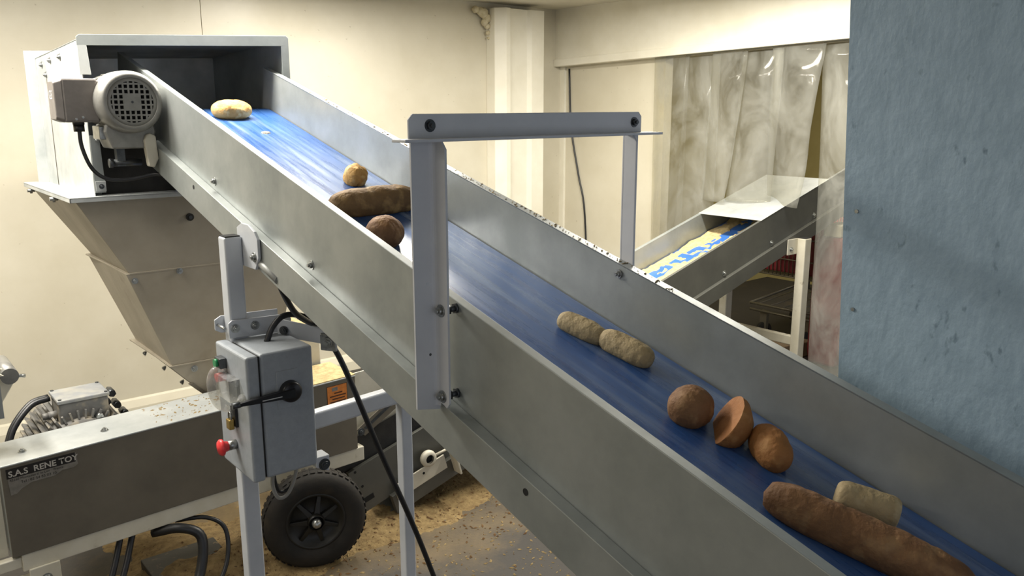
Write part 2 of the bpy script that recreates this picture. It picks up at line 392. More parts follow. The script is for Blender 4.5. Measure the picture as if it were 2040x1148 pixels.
# support frame
def leg(xa, xb, ya, yb, z0, z1, name='leg'):
    l = MB().box((xa, ya, z0), (xb, yb, z1)).build(name, 'paint_grey', conv, bevel=.006, bseg=3)
    MB().box((xa + .004, ya + .004, z1 - .001), (xb - .004, yb - .004, z1 + .0025)).build('end_cap', 'dark_hole', l)
    MB().box((xa - .03, ya - .03, .001), (xb + .03, yb + .03, .009)).build('foot_plate', 'paint_grey', l, bevel=.002)
    return l
l1 = leg(.808, .858, 2.235, 2.285, .005, 1.408)
l2 = leg(1.392, 1.434, 2.30, 2.342, .005, 1.32)
pl = MB().prism([(2.13, 1.36), (2.155, 1.325), (2.20, 1.325), (2.27, 1.325), (2.27, 1.43), (2.235, 1.445), (2.19, 1.445), (2.15, 1.43), (2.13, 1.41)], lambda p: (.858, p[0], p[1]), lambda p: (.8665, p[0], p[1])).build('mounting_plate', 'paint_grey', conv, bevel=.0015)
hexbolt(pl, (.858, 2.155, 1.36), (-1, 0, 0), r=.0095)
MB().box((1.39, 2.25, 1.20), (1.434, 2.36, 1.335)).build('mounting_plate', 'paint_grey', conv, bevel=.002)
MB().hexa([(.855, 2.24, .775), (.855, 2.28, .775), (1.395, 2.345, .775), (1.395, 2.305, .775), (.855, 2.24, .832), (.855, 2.28, .832), (1.395, 2.345, .832), (1.395, 2.305, .832)]).build('crossbar', 'paint_grey', conv, bevel=.008, bseg=3)
# rear support at the low end
MB().box((.812, -.2, .005), (.862, -.15, .86)).build('leg', 'paint_grey', conv, bevel=.006)
MB().box((1.414, -.2, .005), (1.464, -.15, .86)).build('leg', 'paint_grey', conv, bevel=.006)
# hoop of angle iron over the belt
yc = 1.284
def angle_post(x_in, ycn, z0, z1, zA, sgn, wB=.053, wA=.037, t=.005):
    # leg A parallel to the side wall, leg B facing the low end
    b = MB()
    xa, xb = (x_in - t, x_in) if sgn < 0 else (x_in, x_in + t)
    b.prism([(ycn - wA + .008, z0), (ycn, z0 + .012), (ycn, zA), (ycn - wA + .012, zA), (ycn - wA, zA - .014), (ycn - wA, z0 + .01)], lambda p: (xa, p[0], p[1]), lambda p: (xb, p[0], p[1]))
    x2 = x_in - wB if sgn < 0 else x_in + wB - .006
    lo_, hi_ = min(x2, x_in), max(x2, x_in)
    b.prism([(lo_, z0), (hi_, z0 - .01), (hi_, z1), (lo_ + .01, z1), (lo_, z1 - .012)] if sgn < 0 else [(lo_, z0), (hi_, z0), (hi_, z1 - .012), (hi_ - .01, z1), (lo_, z1)],
            lambda p: (p[0], ycn, p[1]), lambda p: (p[0], ycn + t, p[1]))
    # root fillet of the rolled section
    r = .01
    if sgn < 0:
        b.prism([(xa, ycn), (xa, ycn - r)] + [(xa - r + r * cos(a), ycn - r + r * sin(a)) for a in (pi / 8, pi / 4, 3 * pi / 8)] + [(xa - r, ycn)], lambda p: (p[0], p[1], z0), lambda p: (p[0], p[1], zA))
    return b.build('hoop_post', 'hoop_grey', conv, bevel=.0012)
hp1 = angle_post(.866, yc, 1.185, 1.742, 1.694, -1)
hp2 = angle_post(1.413, 1.325, 1.20, 1.742, 1.694, 1)
for z in (1.377, 1.206):
    hexbolt(hp1, (.861, yc - .016, z), (-1, 0, 0), r=.0085)
    b = MB(); b.cyl((.866, yc - .016, z), (.879, yc - .016, z), .0105, seg=6); b.cyl((.879, yc - .016, z), (.8955, yc - .016, z), .006, seg=12); b.cyl((.891, yc - .016, z), (.8955, yc - .016, z), .0105, seg=6)
    b.build('spacer_nut', 'dark_steel', hp1)
hexbolt(hp2, (1.43, 1.325, 1.47), (0, -1, 0), r=.004, h=.003, washer=False)
for z, x in ((1.43, .842), (1.29, .845)):
    MB().cyl((x, yc - .0006, z), (x, yc - .0002, z), .0028, seg=10).build('scratch', 'paint_grey' if z > 1.4 else 'dark_steel', hp1)
xb0, xb1 = .806, 1.462
def hy(x): return yc - .006 + (x - xb0) / (xb1 - xb0) * .041
hb = MB().prism([(xb0, 1.697), (xb1, 1.699), (xb1, 1.735), (xb1 - .01, 1.745), (xb0 + .01, 1.743), (xb0, 1.733)], lambda p: (p[0], hy(p[0]), p[1]), lambda p: (p[0], hy(p[0]) + .005, p[1]))
hb.prism([(xb0 - .035, 0), (xb1 + .03, 0), (xb1 + .03, -.046), (xb0 - .035, -.046)], lambda p: (p[0], hy(p[0]) + p[1] + .004, 1.694), lambda p: (p[0], hy(p[0]) + p[1] + .004, 1.6995))
hb = hb.build('hoop_crossbar', 'hoop_grey', conv, bevel=.0012)
for x in (.853, 1.435): hexbolt(hb, (x, hy(x), 1.722), (0, -1, 0), r=.008, m='dark_steel')
# conduit stub under the channel
MB().tube([(.872, 2.2, 1.36), (.874, 2.04, 1.312)], .012, seg=14).build('conduit', 'conduit', conv)

# ================================================================== DRIVE MOTOR
mo = thing('drive_motor', 'grey electric gear motor with round fan grille on conveyor side', 'motor', (.78, 2.95, 1.6))
MX, MZ = .787, 1.776
fan_y = 2.905
b = MB(); b.lathe([(.022, .074), (.004, .076), (0, .081), (.006, .092), (.022, .099), (.05, .101), (.125, .101), (.125, .06)], (MX, fan_y, MZ), (0, 1, 0), seg=48)
fc = b.build('fan_cover', 'motor_grey', mo)
MB().lathe([(.02, .0), (.02, .078)], (MX, fan_y, MZ), (0, 1, 0), seg=40).build('grille_backing', 'dark_hole', fc)
g = MB()
st = .0165; R_ = .0745
for i in range(-5, 6):
    c_ = (i + 0) * st + st * .5
    if abs(c_) < R_:
        h = sqrt(R_ * R_ - c_ * c_)
        g.box((MX + c_ - .0028, fan_y + .004, MZ - h), (MX + c_ + .0028, fan_y + .010, MZ + h))
        g.box((MX - h, fan_y + .0045, MZ + c_ - .0028), (MX + h, fan_y + .0095, MZ + c_ + .0028))
g.box((MX - .026, fan_y + .0035, MZ - .026), (MX + .026, fan_y + .0100, MZ + .026))
g.lathe([(.003, .066), (.003, .078), (.010, .078), (.010, .066), (.003, .066)], (MX, fan_y, MZ), (0, 1, 0), seg=40)
g.build('fan_grille', 'motor_grey', fc)
MB().cyl((MX, fan_y + .004, MZ), (MX, fan_y + .0025, MZ), .004, seg=12).build('screw', 'dark_steel', fc)
b = MB(); b.lathe([(0, .082), (.12, .084), (.13, .095), (.15, .095)], (MX, fan_y + .12, MZ), (0, 1, 0), seg=32, caps=True)
mb_ = b.build('motor_body', 'motor_grey', mo)
fn = MB()
for k in range(20):
    a = 2 * pi * k / 20; ca, sa = cos(a), sin(a)
    c0 = V((MX + ca * .082, 0, MZ + sa * .082)); c1 = V((MX + ca * .098, 0, MZ + sa * .098)); tt = V((-sa, 0, ca)) * .0022
    fn.hexa([tuple(p + V((0, yy, 0))) for yy in (fan_y + .128, fan_y + .235) for p in (c0 - tt, c1 - tt, c1 + tt, c0 + tt)])
fn.build('cooling_fins', 'motor_grey', mb_)
# terminal box on the left
tb_ = MB().box((.60, 2.985, 1.712), (.705, 3.085, 1.85)).build('terminal_box', 'motor_box', mo, bevel=.006)
MB().prism([(-.062, -.05), (.062, -.05), (.07, -.04), (.07, .04), (.062, .05), (-.062, .05), (-.07, .04), (-.07, -.04)], lambda p: (.602, 3.035 + p[1], 1.781 + p[0]), lambda p: (.577, 3.035 + p[1] * .86, 1.781 + p[0] * .86)).build('terminal_lid', 'motor_box', tb_, bevel=.003)
text_mesh('GS', .04, 'thin_print', tb_, 'embossed_mark', (0, -1, 0), (0, 0, 1), (.577, 3.062, 1.785), .0006)
MB().box((.70, 2.99, 1.722), (.72, 3.08, 1.842)).build('terminal_neck', 'motor_box', mo, bevel=.002)
b = MB(); b.cyl((.645, 3.02, 1.714), (.645, 3.02, 1.705), .018, seg=16); b.cyl((.645, 3.02, 1.705), (.645, 3.02, 1.682), .0165, seg=6)
b.build('cable_gland', 'black_plastic', tb_)
hexbolt(tb_, (.632, 2.985, 1.722), (0, -1, 0), r=.004, washer=False); hexbolt(tb_, (.652, 2.985, 1.728), (0, -1, 0), r=.004, washer=False)
# gearbox below
gb = MB().prism([(-.075, .045), (.075, .045), (.08, .02), (.06, -.035), (-.06, -.035), (-.08, .02)], lambda p: (.79 + p[0], 2.97, 1.66 + p[1]), lambda p: (.79 + p[0], 3.10, 1.66 + p[1])).build('gearbox', 'motor_grey', mo, bevel=.005)
b = MB().lathe([(0, .0), (0, .028), (.006, .034), (.022, .034), (.022, 0)], (.846, 2.93, 1.613), (0, 1, 0), seg=28)
MB().prism([(.0, .055), (.018, .045), (.022, -.03), (.006, -.06), (-.012, -.055), (-.02, .03), (-.012, .05)], lambda p: (.846 + p[0], 2.955, 1.62 + p[1]), lambda p: (.846 + p[0], 2.985, 1.62 + p[1])).build('cover_plate', 'cream_paint', mo, bevel=.004)
b = MB(); b.box((.752, 3.02, 1.565), (.778, 3.05, 1.64)); b.cyl((.735, 3.03, 1.576), (.83, 3.03, 1.576), .012, seg=14); b.cyl((.727, 3.03, 1.576), (.74, 3.03, 1.576), .016, seg=6)
b.build('torque_arm', 'dark_steel', mo)
mb2 = MB().box((.70, 3.0, 1.655), (.74, 3.09, 1.70)).build('clamp_lug', 'bolt_steel', mo, bevel=.004)
mc = MB().tube([(.645, 3.02, 1.69), (.648, 3.02, 1.63), (.672, 3.02, 1.56), (.715, 3.01, 1.525), (.78, 3.0, 1.522), (.85, 2.985, 1.535), (.886, 2.96, 1.535)], .0065).build('cable', 'cable_black')
tag(mc, 'black cable curving from the gear motor terminal box to conveyor frame', 'cable')

# ================================================================== DISCHARGE HOOD
ho = thing('discharge_hood', 'galvanised sheet metal hood open at front over conveyor top end', 'hood', (1.07, 3.5, 1.45))
def zt(x): return 1.985 + (x - .7) * .04
def slab(name, m, pts, dvec, parent=ho, bevel=.001):
    d = V(dvec); n = len(pts); vs = [V(p) for p in pts] + [V(p) + d for p in pts]
    return MB().add([tuple(v) for v in vs], [tuple(range(n - 1, -1, -1)), tuple(range(n, 2 * n))] + [(i, (i + 1) % n, n + (i + 1) % n, n + i) for i in range(n)]).build(name, m, parent, bevel=bevel)
lp = slab('side_panel', 'galv_bright', [(.70, 3.15, 1.45), (.70, 3.90, 1.45), (.70, 3.90, zt(.7) - .03), (.70, 3.15, zt(.7))], (.003, 0, 0))
slab('side_panel', 'galv', [(1.42, 3.15, 1.45), (1.42, 3.90, 1.45), (1.42, 3.90, zt(1.42) - .03), (1.42, 3.15, zt(1.42))], (.003, 0, 0))
slab('back_panel', 'galv_bright', [(.66, 3.90, 1.45), (1.43, 3.90, 1.45), (1.43, 3.90, zt(1.42) - .0), (.66, 3.90, zt(.66) - .0)], (0, .003, 0))
slab('top_panel', 'galv', [(.698, 3.149, zt(.7)-.002), (1.425, 3.149, zt(1.42)-.002), (1.425, 3.903, zt(1.42) - .032), (.698, 3.903, zt(.7) - .032)], (0, 0, .003))
ff = slab('front_flange', 'galv', [(.692, 3.148, zt(.69) - .022), (1.446, 3.148, zt(1.45) - .022), (1.446, 3.148, zt(1.45) + .008), (1.436, 3.148, zt(1.45) + .016), (.702, 3.148, zt(.7) + .014), (.692, 3.148, zt(.7) + .006)], (0, -.003, 0))
slab('front_flange', 'galv_bright', [(.693, 3.148, 1.868), (.728, 3.148, 1.868), (.722, 3.148, zt(.7) - .02), (.693, 3.148, zt(.7) - .02)], (0, -.003, 0))
slab('front_flange', 'galv', [(1.415, 3.148, 1.80), (1.446, 3.148, 1.80), (1.446, 3.148, zt(1.44) - .02), (1.415, 3.148, zt(1.44) - .02)], (0, -.003, 0))
sp_ = slab('front_strip', 'galv', [(.700, 3.14, 1.47), (.735, 3.14, 1.47), (.73, 3.14, 1.665), (.70, 3.14, 1.665)], (0, -.003, 0))
hexbolt(sp_, (.72, 3.137, 1.648), (0, -1, 0), r=.006, washer=False)
tbp = slab('bolt_tab', 'galv_bright', [(.702, 3.134, 1.475), (.735, 3.134, 1.475), (.735, 3.134, 1.51), (.702, 3.134, 1.51)], (0, -.003, 0))
hexbolt(tbp, (.72, 3.131, 1.492), (0, -1, 0), r=.006, m='dark_steel')
slab('opening_shade', 'black_rubber', [(.735, 3.20, 1.45), (1.42, 3.20, 1.45), (1.42, 3.20, 1.66), (.735, 3.20, 1.66)], (0, .004, 0))  # dark sheet standing in for the shade in the opening under the belt
for y, z in ((3.78, 1.925), (3.62, 1.935), (3.45, 1.94), (3.72, 1.885)): hexbolt(lp, (.70, y, z), (-1, 0, 0), r=.009)
for x in (.82, .98, 1.13, 1.30): hexbolt(ff, (x, 3.165, zt(x) - .001), (0, 0, -1), r=.006, washer=False)
slab('corner_fold', 'galv_bright', [(.668, 3.905, 1.46), (.70, 3.905, 1.46), (.70, 3.905, 1.955), (.668, 3.905, 1.955)], (0, .003, 0))
fold = MB().tube([(.6985, 3.72, 1.46), (.6985, 3.72, 1.87)], .0012, seg=6).build('seam', 'galv_dark', lp)

# ================================================================== CHUTE
ch = thing('chute', 'beige sheet metal chute stepping down from the hood to the grinder', 'chute', (1.0, 3.4, .6))
def rect(x0, x1, y0, y1, z, z2=None): z2 = z if z2 is None else z2; return [(x0, y0, z), (x1, y0, z2), (x1, y1, z2), (x0, y1, z)]
lev = [(.63, 1.46, 3.15, 3.95, 1.452), (.785, 1.42, 3.15, 3.70, 1.172), (.905, 1.335, 3.15, 3.63, .80), (1.02, 1.22, 3.15, 3.36, .66)]
secs = []
for k in range(3):
    a_, b_ = lev[k], lev[k + 1]
    top = rect(*a_[:4], a_[4]); bot = rect(*b_[:4], b_[4])
    if k > 0: top = rect(a_[0] - .012, a_[1] + .012, a_[2] - .004, a_[3] + .012, a_[4])
    secs.append(MB().hexa(bot + top).build('chute_section', 'chute_metal', ch, bevel=.002))
rim = MB(); rim.box((.615, 3.13, 1.452), (1.47, 3.97, 1.458)); rim.box((.615, 3.13, 1.44), (1.47, 3.136, 1.456)); rim.box((.615, 3.13, 1.44), (.62, 3.97, 1.456))
rim = rim.build('rim_flange', 'galv_bright', ch, bevel=.0015)
for (x, y) in ((.617, 3.85), (.617, 3.42)):
    b = MB(); b.cyl((.606, y, 1.432), (.634, y, 1.432), .007, seg=8); b.cyl((.62, y, 1.42), (.62, y, 1.455), .005, seg=8); b.build('wing_bolt', 'bolt_steel', rim)
fl2 = MB().prism([(.765, 3.71), (.785, 3.145), (1.43, 3.145)] + [(1.43, 3.71)], lambda p: (p[0], p[1], 1.168), lambda p: (p[0], p[1], 1.174)).build('joint_flange', 'chute_metal', ch, bevel=.001)
for x, z in ((.80, 1.145), (.96, 1.162)): hexbolt(secs[1], (x, 3.142, z), (0, -1, 0), r=.008)
fl3 = MB().prism([(.885, 3.65), (.90, 3.144), (1.34, 3.144), (1.34, 3.65)], lambda p: (p[0], p[1], .795), lambda p: (p[0], p[1], .801)).build('joint_flange', 'chute_metal', ch, bevel=.001)
hexbolt(secs[2], (.985, 3.146, .775), (0, -1, 0), r=.009)
for (x, y, z) in ((.93, 3.55, .755), (.965, 3.42, .715), (.995, 3.30, .68)): hexbolt(secs[2], (x - .012, y, z), (-1, 0, .4), r=.008)
MB().hexa([(.955, 3.146, .72), (.975, 3.146, .72), (1.04, 3.146, .655), (1.02, 3.146, .655), (.955, 3.138, .72), (.975, 3.138, .72), (1.04, 3.138, .655), (1.02, 3.138, .655)]).build('edge_angle', 'galv_dark', ch)
b = MB(); b.cyl((1.015, 3.148, 1.36), (1.015, 3.140, 1.36), .014, seg=18)
b.build('rubber_grommet', 'black_rubber', secs[0]); MB().cyl((1.015, 3.140, 1.36), (1.015, 3.135, 1.36), .007, seg=6).build('bolt', 'dark_steel', secs[0])

# dusty housing next to the chute
hs = thing('mill_housing', 'cream housing topped with pale dust behind the control box', 'machine housing', (1.38, 3.35, 0))
MB().box((1.235, 3.12, .3), (1.50, 3.60, .842)).build('body', 'cream_paint', hs, bevel=.004)
MB().box((1.232, 3.117, .842), (1.503, 3.603, .848)).build('dust_layer', 'pale_dust', hs)
MB().box((1.475, 3.112, .842), (1.51, 3.12, .86)).build('edge_lug', 'dark_steel', hs)

# ================================================================== GRINDER (long low galvanised box)
gr = thing('grinder', 'long galvanised grinder box with wheel and maker sticker', 'machine', (.9, 3.0, 0))
TT = math.tan(radians(1.9)); YM = 2.88
def gm(p): x, y, z = p; return (x, y, z + (x - .285) * TT)
GX1 = 1.53
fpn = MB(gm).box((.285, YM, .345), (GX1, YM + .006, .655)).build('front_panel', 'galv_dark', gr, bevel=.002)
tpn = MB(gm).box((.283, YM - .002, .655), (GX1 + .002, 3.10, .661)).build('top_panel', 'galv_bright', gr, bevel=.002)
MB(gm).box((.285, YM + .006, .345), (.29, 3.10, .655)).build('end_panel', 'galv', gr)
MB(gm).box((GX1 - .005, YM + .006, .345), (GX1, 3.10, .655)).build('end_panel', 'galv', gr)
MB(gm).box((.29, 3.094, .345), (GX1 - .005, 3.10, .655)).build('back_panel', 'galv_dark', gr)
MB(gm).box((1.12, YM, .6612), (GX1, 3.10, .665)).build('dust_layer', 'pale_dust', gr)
rl = MB(gm).box((.31, YM + .004, .285), (1.56, YM + .05, .344)).build('base_rail', 'cream_paint', gr, bevel=.003)
b_ = MB(gm).box((.325, YM - .004, .17), (.415, YM + .004, .29)).build('leg_bracket', 'cream_paint', gr, bevel=.003)
hexbolt(b_, gm((.372, YM - .004, .245)), (0, -1, 0), r=.011)
MB(gm).box((.33, YM + .01, 0.0 + .02), (.40, YM + .05, .285)).build('leg', 'cream_paint', gr, bevel=.003)
MB(gm).box((1.50, 3.05, -.03), (1.55, 3.10, .285)).build('leg', 'cream_paint', gr, bevel=.003)
MB(gm).box((-.25, YM + .01, .30), (.31, YM + .04, .335)).build('side_rail', 'cream_paint', gr, bevel=.003)
MB(gm).box((-.25, YM - .01, .215), (.33, YM + .03, .265)).build('side_rail', 'cream_paint', gr, bevel=.003)
MB(gm).box((-.25, YM + .05, .335), (.28, YM + .06, .6)).build('side_plate', 'cream_paint', gr)
for x in (.36, .61):
    hexbolt(tpn, gm((x, 2.965, .661)), (0, 0, 1), r=.009)
# sticker on the front
def sk(x, z, d=0): return gm((x, YM - .0015 - d, z))
stk = MB(gm).prism([(.298, .645), (.498, .645), (.502, .604), (.488, .596), (.455, .597), (.43, .585), (.365, .585), (.335, .572), (.322, .560), (.304, .558)], lambda p: (p[0], YM - .0005, p[1]), lambda p: (p[0], YM - .0013, p[1])).build('maker_sticker', 'sticker_silver', gr)
MB(gm).box((.298, YM - .0016, .614), (.496, YM - .0013, .646)).build('sticker_header', 'sticker_black', stk)
ex_ = (1, 0, TT); ey_ = (0, 0, 1)
text_mesh('S.A.S  RENE TOY', .0275, 'sticker_text', stk, 'header_text', ex_, ey_, sk(.303, .619), .0006, bold=.0006)
text_mesh('42260 Montceau s/ le Loir - France', .0108, 'sticker_black', stk, 'address_text', ex_, ey_, sk(.305, .604), .0004)
text_mesh('Tel : 02 54 85 03 10', .0125, 'sticker_black', stk, 'phone_text', ex_, ey_, sk(.335, .5905), .0004)
# warning label
wl_ = MB(gm).box((1.405, YM - .0012, .56), (1.49, YM - .0002, .638)).build('warning_label', 'label_orange', gr)
MB(gm).box((1.403, YM - .0008, .558), (1.492, YM - .0001, .64)).build('label_border', 'label_dark', wl_)
for k, (xa, xb) in enumerate(((1.435, 1.47), (1.415, 1.485), (1.425, 1.48), (1.415, 1.484))):
    MB(gm).box((xa, YM - .0016, .605 - k * .012), (xb, YM - .0011, .610 - k * .012)).build('print_line', 'label_dark', wl_)
MB(gm).box((1.425, YM - .0016, .617), (1.45, YM - .0011, .632)).build('print_symbol', 'sticker_silver', wl_)
# rubber skirt, end plate and strut at the discharge end
def cw0(p): q, y, t = p; a_ = math.atan(.289); return V((3.44 + q * cos(a_) - t * sin(a_), y, .841 + q * sin(a_) + t * cos(a_)))
MB(cw0).box((-2.2, 2.93, -.01), (-1.2, 2.938, .115)).build('rubber_skirt', 'black_rubber', gr)
MB().prism([(1.54, .34), (1.54, .68), (1.95, .70), (1.95, .53), (1.75, .43)], lambda p: (p[0], 2.96, p[1]), lambda p: (p[0], 2.966, p[1])).build('discharge_plate', 'cream_paint', gr, bevel=.001)
b = MB(); b.hexa([(1.545, 2.915, .45), (1.585, 2.915, .415), (1.585, 2.925, .415), (1.545, 2.925, .45), (1.72, 2.915, .555), (1.77, 2.915, .52), (1.77, 2.925, .52), (1.72, 2.925, .555)])
stt = b.build('slotted_strut', 'galv_dark', gr, bevel=.002)
MB().hexa([(1.58, 2.912, .452), (1.59, 2.912, .444), (1.59, 2.916, .444), (1.58, 2.916, .452), (1.72, 2.912, .54), (1.732, 2.912, .532), (1.732, 2.916, .532), (1.72, 2.916, .54)]).build('slot', 'dark_steel', stt)
hexbolt(stt, (1.567, 2.915, .437), (0, -1, 0), r=.011, m='dark_steel')
# wheel: tyre, rim, spokes, hub
WA = V((.28, .96, 0)).normalized(); WC = V((1.262, 2.735, .200)); WR = .198
wheel = MB().lathe([(.012, .112), (.002, .125), (-.004, .145), (.002, .175), (.014, .191), (.03, .198), (.062, .198), (.078, .191), (.09, .175), (.094, .14), (.085, .115), (.08, .10)], WC, WA, seg=64).build('wheel', 'tyre', gr)
tr_ = MB()
wb1 = WA.cross(V((0, 0, 1)))
for k in range(44):
    a = 2 * pi * k / 44; e = V((0, 0, cos(a))) + wb1 * sin(a); t_ = V((0, 0, -sin(a))) + wb1 * cos(a)
    for h0, h1 in ((.02, .042), (.05, .072)):
        q = WC + e * (WR - .002); tt = t_ * (.009 if h0 < .03 else .008)
        vs = []
        for hh, sg in ((h0, 0.0), (h1, .006)):
            pass
        tr_.hexa([tuple(q + WA * h0 - tt), tuple(q + WA * h1 - tt), tuple(q + WA * h1 + tt), tuple(q + WA * h0 + tt),
                  tuple(q + e * .003 + WA * h0 - tt), tuple(q + e * .003 + WA * h1 - tt), tuple(q + e * .003 + WA * h1 + tt), tuple(q + e * .003 + WA * h0 + tt)])
tr_.build('tread', 'tyre', wheel)
MB().lathe([(.02, .0), (.03, .03), (.034, .05), (.036, .092), (.012, .104), (.008, .113), (.016, .118)], WC, WA, seg=48).build('rim', 'rim_black', wheel)
for k in range(7):
    a = 2 * pi * k / 7 + .2; e = V((0, 0, cos(a))) + wb1 * sin(a); t_ = V((0, 0, -sin(a))) + wb1 * cos(a)
    i0, i1 = WC + e * .028 + WA * .012, WC + e * .097 + WA * .026
    MB().hexa([tuple(i0 - t_ * .011), tuple(i0 + t_ * .011), tuple(i1 + t_ * .007), tuple(i1 - t_ * .007), tuple(i0 - t_ * .011 + WA * .02), tuple(i0 + t_ * .011 + WA * .02), tuple(i1 + t_ * .007 + WA * .02), tuple(i1 - t_ * .007 + WA * .02)]).build('spoke', 'rim_black', wheel, bevel=.002)
MB().lathe([(.03, .034), (.004, .033), (-.002, .028)], WC, WA, seg=28).build('hub', 'rim_black', wheel)
MB().lathe([(.0, .018), (-.012, .018), (-.019, .013), (-.022, .0)], WC + WA * .0, WA, seg=20).build('axle_cap', 'bolt_steel', wheel)
MB().cyl(WC, WC + WA * .2, .011, seg=12).build('axle', 'dark_steel', wheel)

# ================================================================== BIG MOTOR BEHIND THE GRINDER
bm_ = thing('finned_motor', 'dusty finned electric motor with grey terminal box behind grinder', 'motor', (.575, 3.25, .35))
cx, cz, r0 = .575, .545, .14
mbod = MB().lathe([(0, .02), (0, .13), (.03, r0), (.30, r0), (.33, .12), (.40, .12), (.41, .02)], (cx, 3.105, cz), (0, 1, 0), seg=40).build('motor_body', 'big_motor', bm_)
for k in range(26):
    a = pi * (-.12 + 1.24 * k / 25); ca, sa = cos(a), sin(a)
    tt = V((-sa, 0, ca)) * .0032; q0 = V((cx + ca * (r0 - .004), 0, cz + sa * (r0 - .004))); q1 = V((cx + ca * (r0 + .026), 0, cz + sa * (r0 + .026)))
    MB().hexa([tuple(p + V((0, yy, 0))) for yy in (3.115, 3.40) for p in (q0 - tt, q1 - tt, q1 + tt, q0 + tt)]).build('fin', 'big_motor', mbod)
tbx = MB().box((.508, 3.13, .64), (.668, 3.27, .742)).build('terminal_box', 'big_motor', bm_, bevel=.006)
MB().box((.503, 3.125, .742), (.673, 3.275, .756)).build('lid', 'big_motor_lid', tbx, bevel=.004)
for x, y in ((.513, 3.135), (.663, 3.135), (.513, 3.265), (.663, 3.265)): MB().cyl((x, y, .755), (x, y, .759), .006, seg=12).build('screw', 'dark_steel', tbx)
b = MB(); b.cyl((.51, 3.19, .69), (.48, 3.19, .69), .016, seg=6); b.cyl((.48, 3.19, .69), (.462, 3.19, .69), .012, seg=12); b.build('cable_gland', 'big_motor', tbx)
MB().cyl((.63, 3.13, .675), (.63, 3.105, .675), .013, seg=6).build('blanking_plug', 'bolt_steel', tbx)
for dx, dz in ((.0, .0), (.035, -.02), (.06, -.06), (.02, .03)): MB().cyl((.70 + dx, 3.36, .66 + dz), (.70 + dx, 3.30, .66 + dz), .014, seg=6).build('end_bolt', 'dark_steel', bm_)
for off in (0, .022):
    cb = MB().tube([(.50, 3.25 + off, .735), (.44, 3.24 + off, .725), (.375, 3.2 + off, .67), (.335, 3.16 + off, .60), (.26, 3.12 + off, .50), (.18, 3.1 + off, .40), (.12, 3.1, .2)], .0105).build('cable', 'cable_black')
    tag(cb, 'dark conduit arching from finned motor terminal box, ' + ('inner one of the pair' if off == 0 else 'outer one of the pair'), 'cable')

# ================================================================== CONTROL BOX
cb = thing('control_box', 'light grey electrical control box clamped to conveyor leg', 'control box', (.86, 2.16, .76))
body = MB().box((.812, 2.05, .765), (.962, 2.268, 1.118)).build('body', 'box_grey', cb, bevel=.008, bseg=3)
MB().box((.806, 2.056, .77), (.812, 2.262, 1.112)).build('seal', 'black_rubber', cb)
door = MB().box((.772, 2.048, .762), (.807, 2.268, 1.116)).build('door', 'box_grey', cb, bevel=.007, bseg=3)
# push buttons on the door
pb = MB(); pb.box((.752, 2.185, 1.055), (.772, 2.225, 1.085)); pb = pb.build('push_button_body', 'dark_steel', door, bevel=.003)
MB().cyl((.752, 2.205, 1.07), (.744, 2.205, 1.07), .012, seg=18).build('green_button', 'green_plastic', door)
MB().cyl((.772, 2.205, 1.028), (.746, 2.205, 1.028), .0125, seg=18).build('red_button', 'red_plastic', door)
# clear guard over the buttons
cg = MB().tube([(.768, 2.20, 1.05), (.745, 2.20, 1.045), (.735, 2.20, 1.02), (.738, 2.20, .985), (.75, 2.20, .955), (.77, 2.20, .94)], .017, seg=12)
cg.box((.742, 2.10, .985), (.772, 2.20, 1.045))
cg.build('clear_guard', 'clear_plastic', door, bevel=.004)
MB().box((.764, 2.13, .90), (.773, 2.165, .955)).build('hasp', 'black_plastic', door, bevel=.002)
es = MB(); es.cyl((.773, 2.16, .842), (.748, 2.16, .842), .0135, seg=24); es.build('emergency_stop_base', 'bolt_steel', door)
MB().lathe([(0, .011), (.004, .014), (.012, .0155), (.016, .023), (.021, .0235), (.027, .019), (.030, .0)], (.750, 2.16, .842), (-1, 0, 0), seg=28).build('emergency_stop_button', 'red_plastic', door)
# rotary isolator on the side
sw = MB().box((.853, 2.047, .955), (.915, 2.051, 1.062)).build('switch_plate', 'box_grey', body, bevel=.001)
kn = MB(); kn.lathe([(0, .031), (.006, .030), (.02, .0285), (.024, .022), (.024, 0)], (.888, 2.049, 1.002), (0, -1, 0), seg=32)
kn.hexa([(.742, 2.022, .996), (.742, 2.034, .996), (.895, 2.04, .988), (.895, 2.02, .988), (.742, 2.022, 1.006), (.742, 2.034, 1.006), (.895, 2.04, 1.014), (.895, 2.02, 1.014)])
kn = kn.build('isolator_handle', 'black_plastic', body, bevel=.002)
MB().box((.80, 2.0195, .9985), (.855, 2.0225, 1.0005)).build('handle_mark', 'thin_print', kn)
MB().cyl((.742, 2.028, 1.001), (.722, 2.03, 1.0), .0085, seg=8).build('handle_tip', 'dark_steel', kn)
MB().cyl((.765, 2.075, 1.002), (.742, 2.03, 1.002), .01, seg=14).build('latch_pin', 'clear_plastic', kn)
